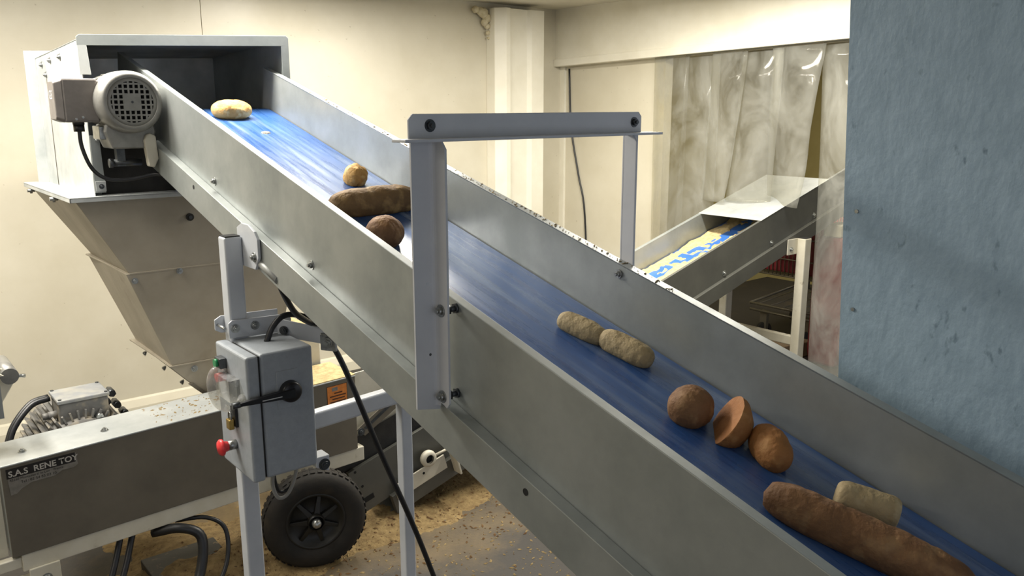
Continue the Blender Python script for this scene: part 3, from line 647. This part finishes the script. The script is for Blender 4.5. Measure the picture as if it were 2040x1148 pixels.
# clamp brackets to the leg
br = MB().prism([(.800, 1.125), (.97, 1.118), (.985, 1.125), (.985, 1.155), (.97, 1.17), (.81, 1.176), (.80, 1.168)], lambda p: (p[0], 2.228, p[1]), lambda p: (p[0], 2.234, p[1])).build('clamp_bar', 'paint_grey', cb, bevel=.002)
MB().prism([(.782, 1.14), (.80, 1.13), (.97, 1.128), (.97, 1.175), (.80, 1.18), (.782, 1.17)], lambda p: (p[0], 2.286, p[1]), lambda p: (p[0], 2.292, p[1])).build('clamp_bar', 'paint_grey', cb, bevel=.002)
MB().cyl((.79, 2.23, 1.155), (.79, 2.292, 1.155), .004, seg=10).build('clamp_rod', 'bolt_steel', cb)
for x in (.818, .875): hexbolt(br, (x, 2.228, 1.152), (0, -1, 0), r=.009)
b2 = MB().hexa([(.935, 2.215, 1.112), (1.045, 2.115, 1.087), (1.048, 2.119, 1.087), (.938, 2.219, 1.112), (.935, 2.215, 1.165), (1.045, 2.115, 1.135), (1.048, 2.119, 1.135), (.938, 2.219, 1.165)]).build('bracket_arm', 'paint_grey', cb, bevel=.0015)
hexbolt(b2, (.948, 2.20, 1.13), (-.67, -.74, 0), r=.009, m='dark_steel')
b3 = MB().hexa([(1.02, 2.12, 1.075), (1.055, 2.09, 1.07), (1.064, 2.10, 1.07), (1.03, 2.13, 1.075), (1.02, 2.12, 1.125), (1.055, 2.09, 1.12), (1.064, 2.10, 1.12), (1.03, 2.13, 1.125)]).build('bracket_end', 'bolt_steel', cb, bevel=.003)
hexbolt(b3, (1.034, 2.104, 1.098), (-.67, -.74, 0), r=.011)
b4 = MB().hexa([(.955, 2.05, .755), (.995, 2.05, .735), (.995, 2.10, .735), (.955, 2.10, .755), (.955, 2.05, .785), (.998, 2.05, .785), (.998, 2.10, .785), (.955, 2.10, .785)]).build('lower_bracket', 'paint_grey', cb, bevel=.003)
hexbolt(b4, (.98, 2.05, .76), (0, -1, 0), r=.012, m='dark_steel')
pdl = thing('padlock', 'small brass padlock hanging on the control box door', 'padlock', (.757, 2.15, .893))
MB().box((.749, 2.138, .893), (.764, 2.164, .922)).build('lock_body', 'brass', pdl, bevel=.003)
MB().tube([(.7565, 2.142, .92), (.7565, 2.142, .934), (.7565, 2.146, .941), (.7565, 2.156, .941), (.7565, 2.16, .934), (.7565, 2.16, .92)], .0025, seg=8).build('shackle', 'bolt_steel', pdl)
# cables at the box
k1 = MB().tube([(.874, 2.045, 1.313), (.89, 2.05, 1.27), (.93, 2.08, 1.21), (.98, 2.12, 1.17), (1.03, 2.17, 1.14)], .0085).build('cable', 'cable_black'); tag(k1, 'black cable dropping from conduit under conveyor to the bracket', 'cable')
k2 = MB().tube([(.88, 2.165, 1.115), (.90, 2.165, 1.155), (.935, 2.165, 1.182), (.985, 2.165, 1.175), (1.03, 2.15, 1.145), (1.055, 2.14, 1.10), (1.10, 2.13, 1.0), (1.20, 2.12, .72), (1.32, 2.11, .4), (1.42, 2.10, .1), (1.46, 2.10, .012), (1.56, 2.06, .012), (1.70, 1.98, .012)], .0085).build('cable', 'cable_black'); tag(k2, 'long black power cable looping out of control box down to floor', 'cable')
for nm, p, mm, ll in (('a', [(.865, 2.13, .77), (.86, 2.14, .70), (.875, 2.14, .655), (.905, 2.14, .66), (.93, 2.14, .71), (.94, 2.14, .77)], 'cable_grey', 'grey cable loop hanging under control box'), ('b', [(.88, 2.16, .77), (.878, 2.17, .71), (.89, 2.17, .66), (.92, 2.17, .66), (.945, 2.17, .70), (.955, 2.17, .77)], 'cable_black', 'black cable loop hanging under control box')):
    tag(MB().tube(p, .0055).build('cable', mm), ll, 'cable')

# ================================================================== SECOND CONVEYOR (crossing below, rising to the right)
AB = math.atan(.289); cB, sB = cos(AB), sin(AB); YN, YF = 2.90, 3.35
def cw(p):                        # (s, y, t)
    s, y, t = p; return V((3.44 + s * cB - t * sB, y, .841 + s * sB + t * cB))
c2 = thing('crossing_conveyor', 'shade-toned grey conveyor carrying crumbs under strip curtain, rising right', 'conveyor', (3.4, 3.1, 0))
def sweepB(name, m, poly, s0, s1, parent=c2, bevel=.001):
    return MB(cw).prism(poly, lambda p: (s0, p[0], p[1]), lambda p: (s1, p[0], p[1])).build(name, m, parent, bevel=bevel)
SA, SE = -2.03, 1.95
n2 = sweepB('side_wall', 'conveyor_shaded', [(YN, -.21), (YN, 0), (YN + .018, 0), (YN + .018, -.004), (YN + .003, -.004), (YN + .003, -.21)], SA, SE)
sweepB('side_channel', 'conveyor_shaded', [(YN, -.2), (YN - .026, -.2), (YN - .026, -.29), (YN, -.29)], -1.89, SE)
sweepB('side_wall', 'galv', [(YF, -.21), (YF, 0), (YF + .025, 0), (YF + .025, -.004), (YF + .003, -.004), (YF + .003, -.21)], SA, 1.66)
sweepB('side_channel', 'conveyor_shaded', [(YF, -.2), (YF + .026, -.2), (YF + .026, -.29), (YF, -.29)], -1.89, SE)
MB(cw).box((-1.9, YN + .004, -.16), (SE, YF - .001, -.145)).build('belt', 'belt_blue_b', c2)
MB(cw).box((SA, YN + .004, -.285), (SE, YF - .001, -.28)).build('bottom_plate', 'conveyor_shaded', c2)
MB(cw).box((.90, YN - .004, .001), (1.66, YF + .02, .004)).build('cover_plate', 'galv_bright', c2, bevel=.001)
for s_ in (.50, .98, 1.46): hexbolt(n2, cw((s_, YN, -.175)), (0, -1, 0), r=.012)
def bleg(x, y, z1, nm='leg'):
    l = MB().box((x - .035, y - .03, .01), (x + .035, y + .03, z1)).build(nm, 'cream_paint', c2, bevel=.006)
    MB().box((x - .031, y - .026, z1), (x + .031, y + .026, z1 + .003)).build('end_cap', 'dark_hole', l)
    MB().box((x - .06, y - .05, .001), (x + .06, y + .05, .012)).build('foot_plate', 'cream_paint', l)
    return l
bleg(4.70, YN - .06, .955); bleg(4.70, YF + .06, .90)
gp = MB().box((4.56, YN - .034, .855), (4.68, YN - .028, .955)).build('mounting_plate', 'cream_paint', c2, bevel=.003); hexbolt(gp, (4.60, YN - .034, .89), (0, -1, 0), r=.012)
MB().box((4.68, YN - .04, .25), (4.72, YF + .04, .31)).build('crossbar', 'cream_paint', c2, bevel=.005)
MB().box((4.10, YF + .05, .02), (4.19, YF + .13, .72)).build('leg', 'conveyor_shaded', c2, bevel=.004)
ft = MB().box((4.02, YF + .02, .02), (4.32, YF + .1, .10)).build('foot_rail', 'cream_paint', c2, bevel=.004)
for x in (4.16, 4.28): hexbolt(ft, (x, YF + .02, .07), (0, -1, 0), r=.018, m='dark_steel')
# belt tensioner at the tail
tn = MB(cw).box((-1.87, YN - .034, -.225), (-1.60, YN - .026, -.155)).build('tension_slide', 'cream_paint', c2, bevel=.002)
b = MB(); b.lathe([(0, .018), (0, .036), (.012, .038), (.026, .034), (.026, .02)], cw((-1.68, YN - .026, -.125)), (0, -1, 0), seg=24); b.build('bearing_housing', 'cream_paint', c2)
MB().cyl(cw((-1.68, YN - .030, -.125)), cw((-1.68, YN - .040, -.125)), .02, seg=16).build('bearing_hole', 'dark_hole', c2)
MB().cyl(cw((-1.645, YN - .045, -.125)), cw((-1.55, YN - .045, -.135)), .006, seg=10).build('tension_screw', 'cream_paint', c2)
MB(cw).box((-1.57, YN - .08, -.265), (-1.56, YN - .026, -.135)).build('stop_plate', 'cream_paint', c2, bevel=.002)
MB(cw).box((-2.01, YN - .002, -.168), (-1.955, YN + .0005, -.145)).build('slot', 'dark_hole', c2)
for s_, t_ in ((-2.0, -.012), (-1.99, -.09), (-1.72, -.18)): MB().cyl(cw((s_, YN, t_)), cw((s_, YN - (.001 if t_ > -.15 else .035), t_)), .006, seg=12).build('bolt_hole', 'dark_hole', c2)
# crumbs riding on the belt
gb_ = MB()
nu, nv = 90, 26
def crumbh(u, v_):
    s_ = -.55 + u * 2.0; y = YN + .02 + v_ * (YF - YN - .03)
    n1_ = noise.fractal(V((s_ * 6, y * 9, 0)), 1, 2, 4); band = abs(v_ - (.70 + .05 * sin(s_ * 5)))
    h = .012 + .012 * n1_ + .010 * noise.noise(V((s_ * 40, y * 40, 3)))
    if band < .11 + .10 * noise.noise(V((s_ * 4, 0, 7))) and noise.noise(V((s_ * 22, y * 30, 5))) > -.12: h -= .04
    return cw((s_, y, -.148 + h))
vs = [tuple(crumbh(i / nu, j / nv)) for i in range(nu + 1) for j in range(nv + 1)]
gb_.add(vs, [(i * (nv + 1) + j, i * (nv + 1) + j + 1, (i + 1) * (nv + 1) + j + 1, (i + 1) * (nv + 1) + j) for i in range(nu) for j in range(nv)], True)
tag(gb_.build('bread_crumbs', 'pale_dust'), 'pale bread crumbs riding on the crossing conveyor belt', 'crumbs', kind='stuff')

# ================================================================== STRIP CURTAIN
sc_ = thing('strip_curtain', 'clear scuffed plastic strip curtain hanging in the doorway', 'curtain', (XR, 3.1, 0))
def strip(y0, y1, zb, x, twist=0.0, lean=0.0, seed=0, drag=0.0, wav=.02):
    nu, nv = 10, 26; vs = []
    ztop = bz((y0 + y1) / 2) - .004
    for i in range(nv + 1):
        t = i / nv; z = ztop + (zb - ztop) * t
        for j in range(nu + 1):
            q = j / nu; y = y0 + (y1 - y0) * q + lean * t ** 1.5
            bow = .045 * (1 - (2 * q - 1) ** 2) * min(1, t * 6) * (1 - .3 * t)
            xx = x - bow + twist * t * (q - .5) + wav * t * noise.noise(V((seed * 3.1, t * 2.2, q * 1.3))) + drag * t ** 3
            vs.append((xx, y, z))
    return MB().add(vs, [(i * (nu + 1) + j, i * (nu + 1) + j + 1, (i + 1) * (nu + 1) + j + 1, (i + 1) * (nu + 1) + j) for i in range(nv) for j in range(nu)], True).build('strip', 'pvc_strip', sc_).modifiers.new('thickness', 'SOLIDIFY').__setattr__('thickness', .003)
strip(3.66, 3.96, .03, XR + .010, .05, .00, 1)
strip(3.42, 3.70, .03, XR + .022, -.1, .05, 2)
strip(3.20, 3.47, 1.16, XR + .006, .1, .09, 3)
strip(2.96, 3.25, 1.17, XR + .026, -.06, .07, 4, drag=.02)
strip(2.67, 3.02, 1.165, XR - .002, .16, .11, 5, drag=.10, wav=.08)
strip(2.36, 2.70, .03, XR + .020, .10, -.06, 6, wav=.09)
strip(2.12, 2.42, .03, XR + .004, -.06, .0, 7)
MB().hexa([(XR - .012, 2.1, bz(2.1) - .002), (XR + .045, 2.1, bz(2.1) - .002), (XR + .045, DY + .08, bz(DY) - .002), (XR - .012, DY + .08, bz(DY) - .002), (XR - .012, 2.1, bz(2.1) + .03), (XR + .045, 2.1, bz(2.1) + .03), (XR + .045, DY + .08, bz(DY) + .03), (XR - .012, DY + .08, bz(DY) + .03)]).build('hanging_rail', 'galv', sc_)

# ================================================================== THINGS IN THE NEXT ROOM
ct = thing('shopping_cart', 'wire shopping cart with red basket behind the crossing conveyor', 'cart', (5.7, 3.45, 0))
fr_ = MB()
def wire(b, *p, r=.008): b.tube(list(p), r, seg=6, sub=1)
zz = .27
wire(fr_, (5.45, 3.72, zz), (5.45, 3.18, zz), (6.2, 3.1, zz + .02), (6.2, 3.8, zz + .02), (5.45, 3.72, zz), r=.011)
wire(fr_, (5.45, 3.72, zz - .05), (5.45, 3.18, zz - .05), (6.2, 3.1, zz - .03), r=.011)
for k in range(5): wire(fr_, (5.45, 3.25 + k * .1, zz), (6.2, 3.2 + k * .13, zz + .02), r=.005)
fr_.build('base_frame', 'cart_wire', ct)
for x, y in ((5.5, 3.62), (5.5, 3.24), (6.12, 3.2), (6.12, 3.72)):
    wh = MB().lathe([(-.016, .01), (-.016, .055), (-.01, .062), (.01, .062), (.016, .055), (.016, .01)], (x, y, .064), (0.5, .86, 0), seg=24).build('caster_wheel', 'black_rubber', ct)
    MB().hexa([(x - .012, y - .03, .064), (x + .012, y - .03, .064), (x + .012, y + .03, .064), (x - .012, y + .03, .064), (x - .02, y - .03, .215), (x + .02, y - .03, .215), (x + .02, y + .03, .215), (x - .02, y + .03, .215)]).build('caster_fork', 'cart_wire', wh)
bk = MB()
for k in range(19):
    y = 3.08 + k * .034; wire(bk, (5.42, y, .53), (5.40, y, 1.0), r=.004)
for k in range(22):
    x = 5.42 + k * .036; wire(bk, (x, 3.08, .53), (x, 3.06, 1.0), r=.004); wire(bk, (x, 3.70, .53), (x, 3.72, 1.0), r=.004); wire(bk, (x, 3.08, .53), (x, 3.7, .53), r=.004)
for z in (.53, .66, .82, 1.0): wire(bk, (5.41, 3.07, z), (5.41, 3.71, z), (6.2, 3.71, z), (6.2, 3.07, z), (5.41, 3.07, z), r=.006)
bk.build('wire_basket', 'cart_wire', ct)
MB().box((5.43, 3.10, .555), (6.18, 3.68, .95)).build('basket_liner', 'cart_red', ct, bevel=.01)
wire_u = MB(); wire(wire_u, (6.15, 3.2, .3), (6.15, 3.2, .65), r=.012); wire(wire_u, (6.15, 3.65, .3), (6.15, 3.65, .65), r=.012); wire_u.build('uprights', 'cart_wire', ct)
tri = MB(); wire(tri, (5.42, 3.02, .60), (5.42, 2.86, .60), (5.42, 2.94, .47), (5.42, 3.02, .60), r=.006)
for k in range(3): wire(tri, (5.42, 3.005 - k * .018, .575 - k * .03), (5.42, 2.875 + k * .018, .575 - k * .03), r=.005)
tri.build('triangle_tag', 'black_plastic', ct)
rs = MB().prism([(-.10, 0), (.10, 0), (.115, .1), (.115, .82), (.09, .9), (-.09, .9), (-.115, .82), (-.115, .1)], lambda p: (5.16, 2.93 + p[0], .005 + p[1]), lambda p: (5.42, 2.93 + p[0] * .95, .005 + p[1])).build('red_bin', 'red_sack', bevel=.02)
tag(rs, 'tall red bin standing behind the curtain beside the blue board', 'bin')
pk = MB().box((5.17, 2.86, .907), (5.36, 2.98, .99)).build('carton', 'cream_paint', bevel=.006); tag(pk, 'pale carton lying on top of the red bin', 'carton')
cbx = MB()
cbx.hexa([(4.95, 3.16, .005), (5.35, 3.10, .005), (5.35, 3.75, .005), (4.95, 3.80, .005), (4.95, 3.16, .11), (5.35, 3.10, .11), (5.35, 3.75, .11), (4.95, 3.80, .11)])
cbx = cbx.build('cardboard_box', 'cardboard', bevel=.004); tag(cbx, 'flat brown cardboard box on floor under the shopping cart', 'box')
shf = MB(); shf.box((6.6, 1.6, 1.28), (7.1, 3.3, 1.32)); shf = shf.build('wall_shelf', 'galv_bright', bevel=.003); tag(shf, 'grey metal shelf seen through the right strips', 'shelf')
for y in (1.7, 3.2): MB().box((6.6, y - .02, 0), (6.64, y + .02, 1.279)).build('post', 'galv_bright', shf)

# ================================================================== CONVEYOR END AT THE LEFT EDGE
le = thing('short_conveyor', 'end of a short cream conveyor with roller at left edge', 'conveyor', (.2, 3.0, 0))
DR = V((-.55, 0, -.84)).normalized()
b0 = V((.37, 2.98, .925))
def lef(p): u, y, v_ = p; return b0 + DR * u + V((0, y, 0)) + V((-.84, 0, .55)) * v_
MB(lef).box((0, -.004, -.012), (1.05, 0.004, .05)).build('side_rail', 'cream_paint', le, bevel=.003)
MB().prism([(.365, .935), (.33, 1.0), (.10, 1.01), (.10, .93), (.30, .93)], lambda p: (p[0], 3.14, p[1]), lambda p: (p[0], 3.148, p[1])).build('end_plate', 'cream_paint', le, bevel=.002)
MB().prism([(.335, .935), (.25, 1.0), (.05, 1.05), (.05, .93)], lambda p: (p[0], 2.93, p[1]), lambda p: (p[0], 2.94, p[1])).build('end_plate', 'cream_paint', le, bevel=.002)
MB().cyl((.352, 2.95, .925), (.352, 3.14, .925), .026, seg=24).build('roller', 'motor_grey', le)
MB(lef).box((.06, .01, .014), (1.05, .15, .04)).build('belt', 'black_rubber', le)
MB().cyl((.365, 2.99, .915), (.40, 2.99, .908), .006, seg=10).build('tension_bolt', 'bolt_steel', le)
MB().box((.05, 2.925, .80), (.32, 2.93, .935)).build('guard_plate', 'galv', le)

# ================================================================== BREAD ON THE BELT
def loaf(name, label, m, x, s, L, W_, H_, ang=0.0, seed=0, pw=2.3, bumpy=.06, flat=.35, base=.0, tilt=0.0, taper=0.0, group='breads riding on the blue belt', slash=0):
    nu, nv = 48, 32; vs = []; fs = []
    ex = V((cos(ang), 0, 0)) + AX * sin(ang); ey = -V((sin(ang), 0, 0)) + AX * cos(ang); ez = NX.copy()
    if tilt:
        q = Matrix.Rotation(tilt, 3, ey); ex = q @ ex; ez = q @ ez
    c0 = cv((x, s, -.145 + base))
    for i in range(nu + 1):
        u = -1 + 2 * i / nu; r = max(0.0, 1 - abs(u) ** pw) ** (1 / pw) * (1 + taper * u)
        for j in range(nv):
            a = 2 * pi * j / nv; p = V((u * L / 2, r * W_ / 2 * cos(a), r * H_ * .5 * sin(a)))
            d = V((u * 1.7, cos(a), sin(a)))
            k = 1 + bumpy * noise.fractal(d * 1.5 + V((seed * 7.3, 0, 0)), 1, 2, 3)
            if slash and sin(a) > .2: k -= .05 * max(0, sin(u * slash + seed + cos(a) * 1.6)) ** 6
            p = V((p.x, p.y * k, p.z * k))
            zmin = -H_ * .5 * (1 - flat)
            if p.z < zmin: p.z = zmin
            p.z -= zmin
            vs.append(tuple(c0 + ex * p.x + ey * p.y + ez * p.z))
    for i in range(nu):
        for j in range(nv):
            k = (j + 1) % nv; fs.append((i * nv + j, i * nv + k, (i + 1) * nv + k, (i + 1) * nv + j))
    o = MB().add(vs, fs, True).build(name, m)
    me = o.data; bm = bmesh.new(); bm.from_mesh(me); bmesh.ops.remove_doubles(bm, verts=bm.verts, dist=.0004); bmesh.ops.recalc_face_normals(bm, faces=bm.faces); bm.to_mesh(me); bm.free()
    for p in me.polygons: p.use_smooth = True
    return tag(o, label, 'bread', group)
loaf('bread_roll', 'golden bread roll at the top end of the blue belt', 'bread_golden', 1.183, 1.68, .150, .088, .075, 0, 1, slash=4, flat=.25)
loaf('bread_chunk', 'small golden bread chunk just above the long dark loaf', 'bread_golden', 1.272, .893, .076, .074, .074, .4, 2, bumpy=.2)
loaf('long_loaf', 'long dark brown loaf lying across the blue belt', 'bread_tan', 1.205, .655, .29, .09, .088, .04, 3, pw=3.2, bumpy=.1)
loaf('bread_roll', 'round dark brown roll tucked below the long dark loaf', 'bread_brown', 1.108, .432, .092, .10, .09, .5, 4)
loaf('bread_end', 'dark burnt loaf end beside the far belt edge behind hoop post', 'bread_dark', 1.362, .70, .04, .06, .05, .2, 5)
loaf('short_baguette', 'upper of two pale short baguettes against the far wall', 'bread_pale', 1.264, -.178, .125, .052, .052, -1.32, 6, pw=3.2)
loaf('short_baguette', 'lower of two pale short baguettes against the far wall', 'bread_pale', 1.291, -.292, .135, .056, .058, -1.38, 7, pw=3.2)
loaf('bread_roll', 'round brown roll, uppermost of three together on lower belt', 'bread_brown', 1.226, -.530, .09, .088, .082, .4, 8)
# half roll standing on its crust with the cut side up
hl = loaf('half_roll', 'halved roll showing orange cut face between two brown rolls', 'bread_orange', 1.250, -.602, .105, .09, .105, .75, 9, pw=2.2, flat=.4)
bm = bmesh.new(); bm.from_mesh(hl.data)
nrm_ = (V((-.62, .55, .56))).normalized()
r_ = bmesh.ops.bisect_plane(bm, geom=bm.verts[:] + bm.edges[:] + bm.faces[:], plane_co=V((-.004, .002, .043)), plane_no=nrm_, clear_outer=True)
ed = [g_ for g_ in r_['geom_cut'] if isinstance(g_, bmesh.types.BMEdge)]
if ed:
    fc_ = bmesh.ops.edgeloop_fill(bm, edges=ed)['faces']
    for f_ in fc_: f_.material_index = 1; f_.smooth = False
hl.data.materials.append(MATS['bread_cut']); bm.to_mesh(hl.data); bm.free()
loaf('bread_roll', 'oval brown roll with a split crust, lowest of three together', 'bread_orange', 1.264, -.691, .105, .068, .074, 1.08, 10, slash=3)
loaf('baguette', 'long brown baguette at the bottom right of the belt', 'bread_brown', 1.187, -.925, .33, .074, .076, -1.252, 11, pw=3.4, slash=16, bumpy=.08)
loaf('bread_piece', 'pale cut bread piece leaning on the long brown baguette', 'bread_pale', 1.284, -.876, .105, .056, .062, -1.02, 12, pw=5.5, bumpy=.04)
loaf('bread_roll', 'bread roll mostly hidden behind the near conveyor wall', 'bread_orange', 1.005, -.77, .08, .07, .075, .3, 13)
tag(MB(cv).prism([(-.016, -.008), (.0, -.012), (.016, -.006), (.014, .008), (-.004, .012), (-.016, .006)], lambda p: (1.227 + p[0], 1.469 + p[1], -.1449), lambda p: (1.227 + p[0] * .8, 1.469 + p[1] * .8, -.1415)).build('bread_flake', 'bread_pale'), 'small white bread flake on the upper blue belt', 'bread flake')

# ================================================================== DUST, CRUMBS, THINGS ON THE FLOOR
pile = MB(); nx_, ny_ = 120, 100
X0, X1, Y0, Y1 = .35, 2.6, 2.35, 4.9
def ph(x, y):
    h = .05 * math.exp(-((x - 1.55) / .5) ** 2 - ((y - 2.98) / .22) ** 2) + .035 * math.exp(-((x - .95) / .5) ** 2 - ((y - 3.1) / .4) ** 2) + .04 * math.exp(-((x - 2.2) / .35) ** 2 - ((y - 3.15) / .3) ** 2) + .045 * math.exp(-((x - 1.0) / .45) ** 2 - ((y - 2.95) / .15) ** 2)
    n_ = noise.fractal(V((x * 3.2, y * 3.2, 1.3)), 1, 2, 5); n2_ = noise.noise(V((x * 28, y * 28, 4)))
    return h * (1 + .5 * n_) + .006 * n2_ + .008 * n_ - .016
vs = []
for i in range(nx_ + 1):
    for j in range(ny_ + 1):
        x = X0 + (X1 - X0) * i / nx_; y = Y0 + (Y1 - Y0) * j / ny_
        e = min(i, nx_ - i, j, ny_ - j); vs.append((x, y, ph(x, y) if e > 0 else -.02))
pile.add(vs, [(i * (ny_ + 1) + j, (i + 1) * (ny_ + 1) + j, (i + 1) * (ny_ + 1) + j + 1, i * (ny_ + 1) + j + 1) for i in range(nx_) for j in range(ny_)], True)
tag(pile.build('crumb_pile', 'dust'), 'heap of tan ground bread crumbs on floor round the wheel', 'crumbs', kind='stuff')
def crumbs(name, label, m, n, fpos, smin, smax, seed):
    r = random.Random(seed); b = MB()
    for _ in range(n):
        p, nrm = fpos(r); s_ = smin + (smax - smin) * r.random() ** 2
        a = r.random() * 6.28; e1 = V((cos(a), sin(a), 0)) * s_ * (1 + r.random()); e2 = V((-sin(a), cos(a), 0)) * s_ * .7; e3 = V(nrm) * s_ * .7
        b.add([tuple(p + e1), tuple(p + e2), tuple(p - e1), tuple(p - e2), tuple(p + e3)], [(0, 1, 4), (1, 2, 4), (2, 3, 4), (3, 0, 4), (3, 2, 1, 0)])
    return tag(b.build(name, m), label, 'crumbs', kind='stuff')
def fl(r):
    x, y = r.uniform(1.05, 2.6), r.uniform(1.9, 3.2)
    return V((x, y, max(.001, ph(x, y) if x > X0 and y > Y0 else .001))), (0, 0, 1)
crumbs('floor_crumbs', 'pale crumbs scattered over the dark floor', 'crumb', 1500, fl, .002, .008, 3)
def fl2(r):
    x, y = r.uniform(.9, 2.3), r.gauss(2.85, .25)
    return V((x, y, max(.001, ph(x, y) if y > Y0 else .001))), (0, 0, 1)
crumbs('dark_crumbs', 'darker brown crumbs scattered over the dust heap', 'crumb_dark', 700, fl2, .003, .010, 5)
def tp(r):
    x = min(1.5, .75 + r.random() ** .7 * .55); return V(gm((x, r.uniform(2.9, 3.09), .6612))), (0, 0, 1)
crumbs('grinder_crumbs', 'tan crumbs lying on top of the grinder box', 'crumb', 260, tp, .002, .007, 9)
def wb_(r):
    return V((r.uniform(.3, 1.9), YB - .02 - r.random() * .1, .162 if r.random() < .3 else .004)), (0, 0, 1)
def lipc(r):
    s_ = r.uniform(-.3, 1.5); return cv((1.388 + r.random() * .02, s_, .0005)), NX
crumbs('rail_crumbs', 'pale crumbs along the far top rail of blue belt conveyor', 'crumb', 220, lipc, .0015, .004, 12)
mt = MB().box((.72, 2.90, .001), (1.0, 3.14, .062)).build('rubber_slab', 'mat_black', bevel=.003)
tag(mt, 'dark rubber slab on the floor underneath the grinder', 'slab')
for k, (p, ll) in enumerate((([(.62, 2.93, .30), (.55, 2.86, .16), (.45, 2.8, .03), (.3, 2.72, .015)], 'black cable under the grinder, leftmost of four'),
                          ([(.66, 2.93, .30), (.59, 2.86, .16), (.49, 2.8, .03), (.36, 2.70, .015)], 'black cable under the grinder, second from left'),
                          ([(.72, 2.92, .27), (.80, 2.86, .285), (.86, 2.83, .24), (.83, 2.79, .12), (.74, 2.73, .035), (.6, 2.66, .03)], 'thick black hose looping under the grinder'),
                          ([(.80, 2.92, .29), (.90, 2.88, .285), (.955, 2.85, .23), (.93, 2.80, .12), (.83, 2.74, .03), (.68, 2.64, .022)], 'thin black cable looping under grinder beside thick hose'))):
    tag(MB().tube(p, (.011, .011, .018, .008)[k]).build('cable', 'cable_black'), ll, 'cable')
